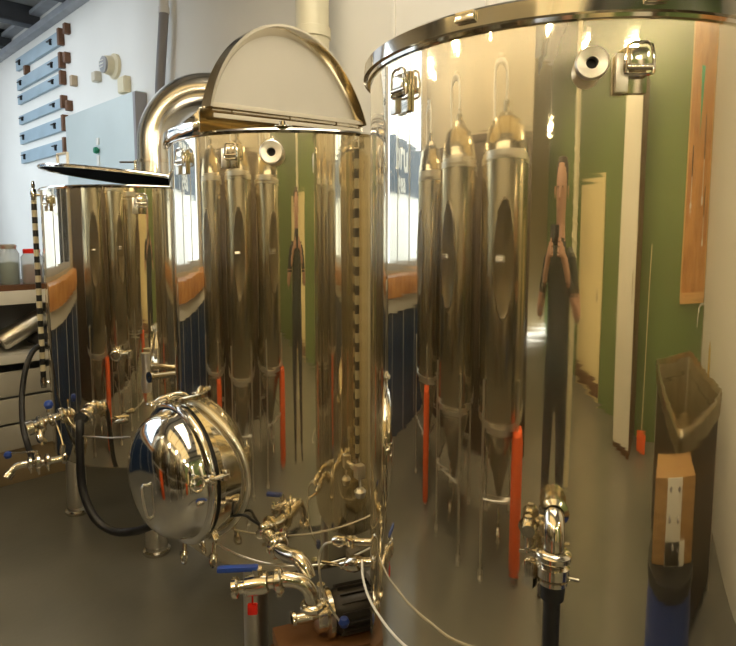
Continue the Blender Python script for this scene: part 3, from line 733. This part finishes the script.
# round wall light
t = thing('round_wall_fitting', 'round cream wall fitting with a ribbed grey face high on the white wall', 'wall fitting', (2.6, 6.02, 3.2))
bm = nb(); lathe(bm, [(0, 0), (.12, 0), (.12, .03), (.095, .05), (.085, .11), (0, .11)], (0, 0, 0), (-1, 0, 0), 32); link('housing', bm, mat('cream_plastic', (.74, .66, .46), .5), t)
bm = nb(); lathe(bm, [(.075, .10), (.078, .13), (.05, .145), (0, .145)], (0, 0, 0), (-1, 0, 0), 32); link('face', bm, mat('grey_grille', (.35, .35, .36), .4), t)
bm = nb()
for z in (-.03, 0, .03): box(bm, (-.148, 0, z), (.006, .11, .008), .002)
link('ribs', bm, M_WHITE, t)
for i, (y, z, s, m, lb) in enumerate(((5.78, 2.98, .15, mat('cream_plastic', (.7, .6, .4)), 'cream square junction box above the blue-grey cabinet corner'), (6.42, 3.17, .10, mat('tan_plastic', (.60, .54, .42), .5), 'small tan box beside the round cream wall fitting'))):
    t = thing('junction_box', lb, 'box', (2.6, y, z))
    bm = nb(); box(bm, (-.03, 0, 0), (.06, s, s), .006); link('case', bm, m, t)
    bm = nb(); box(bm, (-.064, 0, 0), (.01, s*.88, s*.88), .003); link('cover', bm, m, t)
# steel clad cabinet
t = thing('cold_cabinet', 'tall pale blue-grey steel cabinet against the white wall', 'cabinet', (2.55, 6.28, 0))
bm = nb(); box(bm, (0, 0, 1.43), (.10, 1.76, 2.86), .006); link('body', bm, M_PALEBLUE, t)
bm = nb(); box(bm, (-.053, -.86, 1.43), (.012, .05, 2.84), .002); box(bm, (.0, -.884, 1.43), (.10, .008, 2.84), .002); link('edge_trim', bm, M_CABLE, t)
bm = nb(); lathe(bm, [(0, .05), (.03, .045), (.035, .02), (.02, 0)], (-.05, .0, 2.41), (-1, 0, 0), 18); k_ = link('green_knob', bm, mat('green_knob', (.02, .22, .12), .4), t); k_['label'] = 'green round knob'
for kz, kh in ((2.31, .10), (2.50, .07)):
    bm = nb(); box(bm, (-.056, 0, kz), (.012, .06, kh), .003); link('knob_plate', bm, M_WHITE, t)
# blue boards on the wall
zs = [(1.94, 2.09), (1.67, 1.81), (1.47, 1.59), (1.19, 1.3), (0.915, 1.065), (0.645, 0.795)]
lbs = ['topmost, just under the beams', 'second from the top', 'third from the top', 'fourth from the top', 'fifth from the top', 'lowest, just above the shelf top']
for i, (a, b) in enumerate(zs):
    z0, z1 = a+H+.20+.02*i, b+H+.20+.02*i
    t = thing('wall_slat', 'pale blue horizontal board on the white wall, %s' % lbs[i], 'board', (2.6, 8.20, (z0+z1)/2), 'blue boards stacked up the white wall')
    h = z1-z0; L0 = 1.60
    bm = nb(); box(bm, (-.02, (L0-1.60)/2, 0), (.04, L0, h), .004); link('board', bm, M_BLUEB, t)
    bm = nb(); box(bm, (-.032, -.83, 0), (.064, .06, h+.03), .004); link('end_block', bm, M_BROWN, t)
    for y in (-.55, .62):
        bm = nb(); box(bm, (-.05, y, .0), (.03, .016, h*.45), .003); box(bm, (-.05, y+.05, h*.18), (.018, .16, .012), .003); link('bracket', bm, M_BLACK, t)
for i, (y, z, lb) in enumerate(((7.18, 3.82, 'beside the topmost blue board'), (7.22, 3.52, 'beside the second blue board'), (7.05, 3.24, 'to the side of the third blue board'), (7.22, 3.0, 'beside the fourth blue board'), (8.60, 3.64, 'between the two topmost blue boards'))):
    bm = nb(); box(bm, (2.572, y, z), (.07, .07, .11), .006); tag(link('wooden_block', bm, M_BROWN if i != 2 else mat('tan_block', (.45, .34, .22), .6)), 'small brown wooden block on the white wall ' + lb, 'block')

# ================================================================ SHELF UNIT at the passage mouth
sb = (1.50, 4.40)
t = thing('shelf_unit', 'white shelf unit with drawers at the far left, crowded with jars and cans', 'shelf', (1.50, 4.42, 0))
bm = nb(); box(bm, (0, 0, 1.235), (1.3, .56, .035), .004); link('top_board', bm, M_BROWN, t)
bm = nb(); box(bm, (0, -.27, 1.175), (1.3, .03, .085), .004); link('top_rail', bm, M_WHITE, t)
bm = nb(); box(bm, (0, 0, .79), (1.3, .56, .055), .005); link('middle_shelf', bm, M_WHITE, t)
bm = nb(); box(bm, (0, .27, .60), (1.28, .02, 1.2), .002); link('back_panel', bm, M_GREY, t)
for x in (-.64, .64):
    bm = nb(); box(bm, (x, 0, .61), (.03, .56, 1.22), .003); link('side_panel', bm, M_GREY, t)
for z in (.64, .47, .30):
    bm = nb(); box(bm, (-.0, -.28, z), (1.22, .02, .155), .004); dr = link('drawer', bm, mat('drawer_front', (.50, .48, .42), .5, var=.08), t)
    bm = nb(); tube(bm, [(-.06, -.292, z+.02), (-.06, -.31, z+.02), (.06, -.31, z+.02), (.06, -.292, z+.02)], .004, 8); link('drawer_pull', bm, M_CABLE, dr)
bm = nb(); box(bm, (0, -.26, .11), (1.24, .03, .22), .003); link('plinth', bm, mat('tan_plinth', (.32, .25, .15), .6), t)
# jars along the top: glass body, contents, lid
jl = ['clear jar of dark grain at the left end of the white shelf top', 'clear jar of green leaves on the shelf top', 'clear jar with red contents on the shelf top', 'clear jar of pale grain next to the gauge on the shelf top', 'clear jar of brown grain behind the gauge', 'small jar of amber liquid on the shelf top']
jc = [(.04, .03, .03), (.05, .10, .03), (.30, .02, .02), (.35, .28, .16), (.14, .07, .03), (.4, .16, .03)]
for i in range(6):
    x = -.52+.125*i
    t = thing('glass_jar', jl[i], 'jar', (1.5+x, 4.22+.02*(i % 2), 1.2525), 'jars along the shelf top')
    r_, h_ = .054+.005*(i % 3), .21+.03*(i % 2)
    bm = nb(); lathe(bm, [(0, 0), (r_*.9, 0), (r_, .012), (r_, h_*.8), (r_*.72, h_*.92), (r_*.72, h_)], seg=24); link('glass', bm, mat('jar_glass', (.55, .62, .62), .06, alpha=.45), t)
    bm = nb(); lathe(bm, [(0, .006), (r_*.86, .006), (r_*.9, h_*.55), (0, h_*.6)], seg=20); link('contents', bm, mat('jar_fill_%d' % i, jc[i], .6, var=.4, vscale=60), t)
    bm = nb(); lathe(bm, [(r_*.76, h_-.018), (r_*.78, h_+.004), (r_*.7, h_+.01), (0, h_+.01)], seg=20); link('jar_lid', bm, M_SATIN if i % 2 else M_RED, t)
# slanted steel canister and a dark drum on the middle shelf, boxes lower
a = PX(-8, 340, 3.66); b = PX(30, 311, 3.66); dd = (b-a).normalized()
a = Vector((1.05, 4.26, .895)); b = Vector((1.33, 4.26, 1.055)); dd = (b-a).normalized()
t = thing('steel_canister', 'long steel canister leaning on the middle shelf of the white unit', 'canister', a)
bm = nb(); lathe(bm, [(0, -.02), (.055, -.015), (.062, .0), (.062, .24), (.055, .27), (.03, .29), (.03, .31), (.042, .312), (.042, .325), (0, .325)], (0, 0, 0), dd, 28); link('body', bm, M_SATIN, t)
bm = nb(); lathe(bm, [(.0, .33), (.02, .33), (.02, .36), (.03, .362), (.03, .38), (0, .38)], (0, 0, 0), dd, 16); tube(bm, [dd*.35-Vector((0, .04, 0)), dd*.35+Vector((0, .04, 0))], .006, 8); link('valve_top', bm, M_BRASSY, t)
t = thing('dark_drum', 'dark round drum lying end-on on the middle shelf', 'drum', (1.30, 4.30, .885))
bm = nb(); lathe(bm, [(0, .20), (.06, .20), (.066, .19), (.066, -.12), (.06, -.13), (.045, -.13), (.045, -.115), (0, -.115)], (0, 0, 0), (0, 1, 0), 28); link('body', bm, mat('dark_drum', (.05, .05, .055), .4), t)
bm = nb(); lathe(bm, [(0, -.12), (.016, -.12), (.016, -.135), (0, -.135)], (0, 0, 0), (0, 1, 0), 16); link('bung', bm, M_STEEL, t)
t = thing('grey_bin', 'grey plastic bin on the middle shelf next to the dark drum', 'bin', (1.62, 4.34, .8175))
bm = nb(); box(bm, (0, 0, .10), (.30, .30, .20), .012); link('body', bm, M_GREY, t); bm = nb(); box(bm, (0, 0, .208), (.32, .32, .018), .006); link('rim', bm, M_CABLE, t)

# ================================================================ BEHIND THE PHOTOGRAPHER (seen mirrored)
M_FERM = mat('brushed_fermenter_steel', (.50, .44, .31), .20, 1, bump=.08, bscale=3, var=.15, vscale=2)
def fermenter(c, label, sleeves, first=None):
    t = thing('conical_fermenter', label, 'tank', c, 'conical fermenters behind the viewer')
    r = .45
    bm = nb()
    lathe(bm, [(.03, .22), (.05, .26), (r-.02, .70), (r, .74), (r, 1.90), (r-.03, 1.97), (r*.75, 2.06), (r*.35, 2.12), (.07, 2.135), (.07, 2.18), (0, 2.18)], seg=64); sh = link('shell', bm, M_FERM, t)
    for z in (.72, 1.90):
        bm = nb(); lathe(bm, [(r, z-.02), (r+.008, z-.016), (r+.008, z+.016), (r, z+.02)], seg=64); link('weld_band', bm, M_SATIN, sh)
    bm = nb(); lathe(bm, [(.0, .018), (.92, .018), (1.0, .03), (1.06, .02), (1.06, -.06)], (r-.008, 0, 1.46), (1, 0, 0), 48, sx=.155, sy=.245)
    md = link('oval_manway', bm, mat('door_steel_recess_shade', (.20, .16, .10), .3, .9), t)  # recess shade and dark mirroring put into the door colour
    bm = nb(); tube(bm, [(r+.02, -.02, 1.46), (r+.07, -.02, 1.46), (r+.07, .12, 1.46)], .010, 10, smooth=3); tube(bm, [(r+.01, .16, 1.46), (r+.07, .16, 1.46)], .012, 8); link('handle', bm, M_STEEL, md)
    bm = nb(); tube(bm, [(0, 0, 2.15), (0, 0, 2.32), (0, .06, 2.38), (0, .18, 2.38), (0, .24, 2.32), (0, .24, 2.0), (0.05, .42, 1.8), (.05, .43, .9)], .025, 14, smooth=5); link('vent_line', bm, M_SATIN, t)
    bm = nb(); tube(bm, [(0, 0, .24), (0, 0, .16), (.06, 0, .12), (.26, 0, .12)], .025, 14, smooth=4); clamp_ring(bm, (.2, 0, .12), (1, 0, 0), .036); link('outlet', bm, M_BRASSY, t)
    for k, (sx, sy) in enumerate(((1, -1), (1, 1), (-1, -1), (-1, 1))):
        bm = nb(); tube(bm, [(.36*sx, .30*sy, .02), (.36*sx, .30*sy, .92)], .024, 16); lg = link('leg', bm, M_SATIN, t)
        bm = nb(); lathe(bm, [(0, 0), (.05, 0), (.05, .012), (.02, .02), (0, .02)], (.36*sx, .30*sy, 0), seg=16); link('foot', bm, M_SATIN, lg)
        if k in sleeves:
            bm = nb(); lathe(bm, [(.026, .03), (.085, .035), (.095, .05), (.095, .64), (.080, .69), (.026, .70)], (.36*sx, .30*sy, 0), seg=20); s_ = link('foam_sleeve', bm, M_ORANGE, lg); s_['label'] = 'orange foam sleeve'
    bm = nb()
    for z in (.38,):
        for a_, b_ in (((.36, -.3), (.36, .3)), ((-.36, -.3), (-.36, .3)), ((-.36, -.3), (.36, -.3)), ((-.36, .3), (.36, .3))): tube(bm, [(a_[0], a_[1], z), (b_[0], b_[1], z)], .012, 10)
    link('leg_brace', bm, M_SATIN, t)
    return t
fermenter((-.88, .55, 0), 'conical steel fermenter right beside the photographer, an orange sleeve on one front leg', (0,))
fermenter((-.88, 1.60, 0), 'conical steel fermenter with plain legs, between the two sleeved ones', ())
fermenter((-.88, 2.66, 0), 'conical steel fermenter nearest the window with an orange-sleeved front leg', (0,))

# sink, tool board, barrel (mirrored in the right half of the near tank)
def rrect(w, d, r, z, n=5):
    o = []
    for cx_, cy_, a0_ in ((w-r, d-r, 0), (-(w-r), d-r, PI/2), (-(w-r), -(d-r), PI), (w-r, -(d-r), 1.5*PI)):
        for k in range(n+1): a_ = a0_+PI/2*k/n; o.append((cx_+r*math.cos(a_), cy_+r*math.sin(a_), z))
    return o
sa = math.radians(-20); ex = Vector((math.cos(sa), math.sin(sa), 0)); ey = Vector((-math.sin(sa), math.cos(sa), 0))
sc_ = Vector((1.34, -.61, 0))+ex*.52-ey*.70
t = thing('steel_sink', 'large stainless sink bench with a rounded rim, mirrored at the edge of the nearest tank', 'sink', tuple(sc_), rz=sa)
bm = nb()
rings = [rrect(.49, .67, .06, .80), rrect(.50, .68, .07, .86), rrect(.51, .69, .07, .885), rrect(.50, .68, .07, .90), rrect(.47, .65, .06, .90), rrect(.44, .62, .06, .875), rrect(.40, .58, .06, .56), rrect(.06, .06, .04, .54)]
rv = [[bm.verts.new(p) for p in rg] for rg in rings]
for A, B in zip(rv, rv[1:]):
    for k in range(len(A)): bm.faces.new((A[k], A[(k+1) % len(A)], B[(k+1) % len(A)], B[k]))
bm.faces.new(rv[-1]); link('basin', bm, mat('dull_sink_steel', (.42, .36, .24), .3, 1, var=.2), t)
for sx in (-.44, .44):
    for sy in (-.62, .62):
        bm = nb(); tube(bm, [(sx, sy, 0), (sx, sy, .83)], .018, 12); link('leg', bm, M_SATIN, t)
bm = nb(); tube(bm, [(.47, -.1, .88), (.47, -.1, 1.16), (.42, -.1, 1.22), (.30, -.1, 1.20), (.27, -.1, 1.12)], .012, 12, smooth=5); link('tap', bm, M_STEEL, t)
bm = nb()
box(bm, (0, 0, .06), (.88, 1.24, .02)); box(bm, (-.44, 0, .43), (.02, 1.24, .74)); box(bm, (.44, 0, .43), (.02, 1.24, .74)); box(bm, (0, .62, .43), (.90, .02, .74)); box(bm, (0, -.62, .43), (.90, .02, .74))
link('underside_shade_panels', bm, mat('underside_shade_brown', (.035, .022, .012), .5, var=.3), t)  # dark panels added in place of the shade under the sink
t = thing('soap_bottle', 'small amber soap bottle standing on the sink rim', 'bottle', tuple(sc_+ex*.485+ey*.2+upz*.90))
bm = nb(); lathe(bm, [(0, 0), (.025, 0), (.027, .01), (.027, .12), (.012, .14), (.012, .16), (0, .16)], seg=20); link('body', bm, mat('soap', (.5, .35, .1), .3), t); bm = nb(); tube(bm, [(0, 0, .16), (0, 0, .20), (-.03, 0, .20)], .005, 8); link('pump_top', bm, M_WHITE, t)

t = thing('tool_board', 'orange wooden board hung with tools on the green wall', 'board', (2.05, -3.30, 0))
bm = nb(); box(bm, (0, 0, 2.1), (.95, .035, 2.0), .006); link('panel', bm, M_WOOD, t)
bm = nb(); box(bm, (0, .02, 1.10), (1.0, .05, .06), .005); box(bm, (0, .02, 3.1), (1.0, .05, .06), .005); box(bm, (-.49, .02, 2.1), (.05, .05, 2.0), .005); box(bm, (.49, .02, 2.1), (.05, .05, 2.0), .005); link('frame', bm, mat('pale_orange_wood', (.72, .42, .16), .5), t)
bm = nb(); vs = [bm.verts.new(p) for p in ((1.9, -3.27, 2.75), (2.05, -3.27, 2.75), (1.975, -3.27, 2.25))]; bm.faces.new(vs); g_ = bmesh.ops.extrude_face_region(bm, geom=bm.faces[:]); bmesh.ops.translate(bm, vec=(0, .012, 0), verts=[v for v in g_['geom'] if isinstance(v, bmesh.types.BMVert)])
tag(link('green_pennant', bm, mat('green_cloth', (.02, .35, .16), .6), smooth=False), 'small green pennant pinned on the wooden tool board', 'pennant')
for i, (x, z, L_) in enumerate(((1.75, 2.2, .45), (2.2, 2.4, .6), (2.32, 1.9, .4))):
    t = thing('hanging_tool', ['black-handled tool at the near end of the tool board', 'long black-handled tool in the middle of the tool board', 'short black-handled tool low on the tool board'][i], 'tool', (x, -3.26, z))
    bm = nb(); tube(bm, [(0, .012, 0), (0, .012, -L_*.5)], .018, 10); link('handle', bm, M_BLACK, t)
    bm = nb(); tube(bm, [(0, .012, -L_*.5), (0, .012, -L_)], .010, 8); box(bm, (0, .012, -L_), (.07, .014, .06), .004); link('blade', bm, M_SATIN, t)

t = thing('blue_barrel', 'blue plastic barrel standing close to the right of the nearest tank', 'barrel', (1.28, -.34, 0))
bm = nb(); lathe(bm, [(0, 0), (.19, 0), (.20, .01), (.205, .12), (.198, .14), (.205, .16), (.205, .40), (.198, .42), (.205, .44), (.20, .56), (.18, .58), (0, .58)], seg=48); link('body', bm, M_BLUE, t)
bm = nb(); lathe(bm, [(.185, .575), (.21, .575), (.215, .59), (.21, .62), (.18, .63), (0, .63)], seg=48); link('barrel_lid', bm, M_BLACK, t)
t = thing('wooden_block', 'tan wooden block lying on top of the blue barrel', 'block', (1.28, -.34, .63))
bm = nb(); box(bm, (0, 0, .13), (.34, .20, .26), .006); link('block', bm, mat('tan_wood', (.42, .24, .08), .5, col2=(.30, .16, .05), stretch=(1, 1, 8)), t)
t = thing('bracket_plate', 'white drilled metal bracket propped on the wooden block above the blue barrel', 'bracket', (1.27, -.235, .63))
bm = nb(); box(bm, (0, 0, .13), (.12, .008, .26), .003); box(bm, (.02, 0, .04), (.16, .008, .08), .003); link('plate', bm, M_WHITE, t)
for x, z in ((-.035, .23), (.035, .23), (-.035, .14), (.035, .14), (0, .06), (.04, .05)):
    bm = nb(); lathe(bm, [(0, .007), (.006, .007), (.010, .004), (.010, 0)], (x, .004, z), (0, 1, 0), 14); link('bolt_head', bm, M_CABLE, t)
t = thing('mop_handle', 'upright broom with an orange head leaning by the white cupboard', 'broom', (.40, -3.0, 0))
bm = nb(); tube(bm, [(0, 0, .12), (.02, -.24, 1.5)], .013, 10); link('handle', bm, M_CREAM, t); bm = nb(); box(bm, (0, .02, .08), (.30, .07, .14), .015); link('broom_head', bm, M_ORANGE, t)

# added hanging hose, its mirror image imitates a tall bright streak
hx, hy = (-0.58, -0.79)
bm = nb()
tube(bm, [(hx, hy, .25), (hx, hy, 3.9)], .045, 16)
pts = [Vector((hx+.047*math.cos(k*PI/4), hy+.047*math.sin(k*PI/4), .27+.0105*k)) for k in range(344)]
tube(bm, pts, .012, 6)
tube(bm, [(hx, hy, 3.88), (hx, hy, CEIL-.02)], .008, 8)
tag(link('streak_hose', bm, mat('streak_hose_cream', (.86, .78, .52), .35)), 'added cream spiral-ribbed hose, mirrored as a bright streak beside the photographer', 'hose')

# photographer
def skin_person():
    t = thing('person', 'person in a dark T-shirt and dark trousers holding a camera, mirrored in the tanks', 'person', tuple(W(.02, -.30, 0)))
    R = Matrix.Rotation(math.atan2(SF, CF), 3, 'Z')       # local +x is the direction faced, +y is the person's left
    J = {'pel': (0, 0, .98, .135), 'wai': (0, 0, 1.12, .125), 'che': (0, 0, 1.36, .145), 'nck': (.0, 0, 1.56, .055), 'hd0': (.02, 0, 1.66, .075), 'hd1': (.02, 0, 1.78, .085), 'top': (.01, 0, 1.86, .05)}
    E_ = [('pel', 'wai'), ('wai', 'che'), ('che', 'nck'), ('nck', 'hd0'), ('hd0', 'hd1'), ('hd1', 'top')]
    for s, n in ((1, 'l'), (-1, 'r')):
        J.update({n+'sh': (0, .19*s, 1.47, .065), n+'el': (.02, .29*s, 1.22, .046), n+'wr': (.20, .11*s, 1.47, .030), n+'pa': (.235, .075*s, 1.51, .032),
                  n+'hip': (0, .095*s, .93, .095), n+'kn': (.01, .11*s, .50, .062), n+'an': (-.02, .12*s, .10, .042), n+'to': (.12, .13*s, .04, .036)})
        E_ += [('che', n+'sh'), (n+'sh', n+'el'), (n+'el', n+'wr'), (n+'wr', n+'pa'), ('pel', n+'hip'), (n+'hip', n+'kn'), (n+'kn', n+'an'), (n+'an', n+'to')]
        for k in range(4):
            f1, f2 = n+'f%da' % k, n+'f%db' % k
            J[f1] = (.252, (.060-.004*k)*s, 1.545-.020*k, .0095); J[f2] = (.262, (.030-.002*k)*s, 1.548-.020*k, .008)
            E_ += [(n+'pa', f1), (f1, f2)]
        J[n+'th'] = (.225, .045*s, 1.485, .010); E_.append((n+'pa', n+'th'))
    ks = list(J); me = bpy.data.meshes.new('body')
    me.from_pydata([R @ Vector(J[k][:3]) for k in ks], [(ks.index(a), ks.index(b)) for a, b in E_], [])
    o = bpy.data.objects.new('body', me); C.objects.link(o)
    m = o.modifiers.new('k', 'SKIN'); me.skin_vertices[0].data[0].use_root = True
    for i, k in enumerate(ks): me.skin_vertices[0].data[i].radius = (J[k][3], J[k][3])
    o.modifiers.new('s', 'SUBSURF').levels = 2
    bpy.context.view_layer.update()
    ev = o.evaluated_get(bpy.context.evaluated_depsgraph_get()); m2 = bpy.data.meshes.new_from_object(ev)
    bpy.data.objects.remove(o)
    m2.materials.clear()
    for mm in (mat('skin', (.62, .34, .22), .5), mat('dark_shirt', (.035, .04, .035), .8, var=.3), mat('dark_trousers', (.03, .028, .03), .8, var=.3), M_BLACK): m2.materials.append(mm)
    Ri = R.inverted()
    for p in m2.polygons:
        p.use_smooth = True; c = Ri @ p.center
        if c.z < .11: p.material_index = 3
        elif c.z < .99: p.material_index = 2
        elif c.z > 1.555 and abs(c.y) < .12 and c.x < .17: p.material_index = 0
        elif (c.x > .165 and c.z > 1.3) or (abs(c.y) > .185 and c.z < 1.33): p.material_index = 0
        else: p.material_index = 1
    b = bpy.data.objects.new('body', m2); C.objects.link(b); b.parent = t
    bm = nb()
    prof = [(.0, .110), (.05, .102), (.078, .080), (.088, .045), (.085, .01), (.07, -.03)]
    lathe(bm, prof, R @ Vector((-.030, 0, 1.775)), (0, 0, 1), 24)
    hair = link('hair', bm, mat('dark_hair', (.05, .03, .02), .6, bump=.4, bscale=80), t)
    bm = nb()
    for s in (1, -1): lathe(bm, [(0, -.01), (.007, -.007), (.01, 0), (.007, .007), (0, .01)], R @ Vector((.098, .032*s, 1.745)), (0, 0, 1), 10)
    link('eyes', bm, M_BLACK, t)
    bm = nb(); tube(bm, [R @ Vector((.095, 0, 1.745)), R @ Vector((.125, 0, 1.705)), R @ Vector((.1, 0, 1.695))], [.008, .014, .008], 10); 
    tube(bm, [R @ Vector((.095, .025, 1.668)), R @ Vector((.102, 0, 1.666)), R @ Vector((.095, -.025, 1.668))], .005, 8)
    for s in (1, -1): lathe(bm, [(0, -.006), (.02, -.006), (.024, 0), (.02, .006), (0, .006)], R @ Vector((.01, .098*s, 1.735)), R @ Vector((0, 1, 0)), 12)
    link('face_features', bm, MATS['skin'], t)
    return t
skin_person()
cp = W(0, -.055, H)
t = thing('camera', 'small black camera held up in both hands by the photographer', 'camera', tuple(cp), rz=math.atan2(SF, CF))
bm = nb(); box(bm, (-.012, 0, 0), (.035, .105, .066), .006); link('camera_body', bm, M_BLACK, t)
bm = nb(); lathe(bm, [(.026, -.005), (.026, .012), (.021, .014), (.020, .030), (.016, .032), (.014, .026), (0, .026)], (0.01, 0, -.002), (1, 0, 0), 24); link('lens', bm, mat('lens_black', (.02, .02, .025), .15), t)
bpy.context.view_layer.update()

# ================================================================ OUTSIDE (through the window)
t = thing('street_building', 'blue-grey building with a pale ground floor across the street, mirrored through the window', 'building', (-5.2, 14.0, 0))
bm = nb(); box(bm, (0, 0, 1.3), (10.0, 1.0, 2.6), .02); link('ground_floor', bm, mat('pale_render', (.85, .86, .86), .6, var=.1), t)
bm = nb(); box(bm, (0, 0, 3.2), (10.0, 1.1, 1.3), .02); link('upper_floor', bm, mat('blue_grey_render', (.07, .11, .17), .6, var=.3), t)

# ================================================================ LIGHT
w = bpy.data.worlds.new('sky'); bpy.context.scene.world = w; w.use_nodes = True
nt = w.node_tree; bg = nt.nodes['Background']; bg.inputs[0].default_value = (.88, .93, 1.0, 1); bg.inputs[1].default_value = 4.2
def area(name, loc, rot, sx, sy, power, col, portal=False):
    l = bpy.data.lights.new(name, 'AREA'); l.shape = 'RECTANGLE'; l.size = sx; l.size_y = sy; l.energy = power; l.color = col
    if portal: l.cycles.is_portal = True
    o = bpy.data.objects.new(name, l); C.objects.link(o); o.location = loc; o.rotation_euler = rot
    return o
area('portal', ((wx0+wx1)/2, WY+.1, (wz0+wz1)/2), (-PI/2, 0, 0), wx1-wx0, wz1-wz0, 1, (1, 1, 1), True)
area('portal', (.80, 7.85, 2.3), (0, -PI/2, 0), 2.8, 5.0, 1, (1, 1, 1), True)
WARM = (1.0, .70, .28)
def tube_light(x, y, label, L_=1.2, st=26, along='Y', z=None, col=(1.0, .80, .48)):
    z = z or CEIL-.55
    t = thing('tube_light', label, 'lamp', (x, y, z), 'tube lamps hung from the beams')
    s = (.10, L_+.06, .05) if along == 'Y' else (L_+.06, .10, .05)
    bm = nb(); box(bm, (0, 0, .045), s, .008); link('housing', bm, M_WHITE, t)
    a = Vector((0, L_/2, 0)) if along == 'Y' else Vector((L_/2, 0, 0))
    bm = nb(); tube(bm, [-a, a], .020, 12); link('lamp_tube', bm, mat('lit_tube', (1, 1, 1), emis=col, estr=st), t)
    for s_ in (-.8, .8):
        bm = nb(); tube(bm, [a*s_+upz*.06, a*s_+upz*(CEIL-z-.22)], .004, 6); link('hanger', bm, M_CABLE, t)
k = 0
names = ['behind the fermenter by the window', 'behind the middle fermenter', 'behind the fermenter beside the photographer', 'behind the photographer, first past the fermenters', 'halfway to the cream door', 'between the sink and the tool board', 'in the far corner past the cream door', 'before the white cupboard']
for x, y in ((-1.45, 3.2), (-1.45, 2.05), (-1.45, 1.0), (-1.3, -.45), (-1.3, -1.5), (1.2, -2.0), (-4.6, -2.0), (-.3, -2.4)):
    tube_light(x, y, 'warm tube lamp hanging '+names[k], along='X', L_=.40, st=220, z=2.76, col=(1.0, .82, .54)); k += 1
area('room_fill', (-2.4, .6, CEIL-.4), (0, 0, 0), 4.5, 4.5, 70, WARM)  # unseen warm fill added over the room, no fixture
area('passage_fill', (1.75, 8.0, CEIL-.3), (0, 0, 0), 1.2, 5, 15, (.92, .96, 1.0))  # added fill that brightens the passage, no fixture
area('tank_bay_fill', (1.3, 1.2, CEIL-.3), (0, 0, 0), 1.4, 3.0, 65, (1, .88, .68))  # extra fill added to brighten the tanks and wall behind

# ================================================================ CAMERA
cd = bpy.data.cameras.new('camera'); co = bpy.data.objects.new('view_camera', cd); C.objects.link(co)
cd.sensor_fit = 'HORIZONTAL'; cd.sensor_width = 36; cd.lens = 600/736*36; cd.shift_y = -28/736; cd.clip_start = .02
fwd = Vector((CF, SF, 0)).normalized()*math.cos(PITCH)+Vector((0, 0, -math.sin(PITCH)))
co.location = (0, 0, H); co.rotation_euler = fwd.to_track_quat('-Z', 'Y').to_euler()
sc = bpy.context.scene; sc.camera = co
sc.view_settings.view_transform = 'Standard'; sc.view_settings.look = 'None'; sc.view_settings.gamma = 1; sc.view_settings.use_curve_mapping = False
sc.view_settings.exposure = 0.0
sc.cycles.use_denoising = True; sc.cycles.max_bounces = 12; sc.cycles.glossy_bounces = 8; sc.cycles.transparent_max_bounces = 12
sc.cycles.sample_clamp_indirect = 8
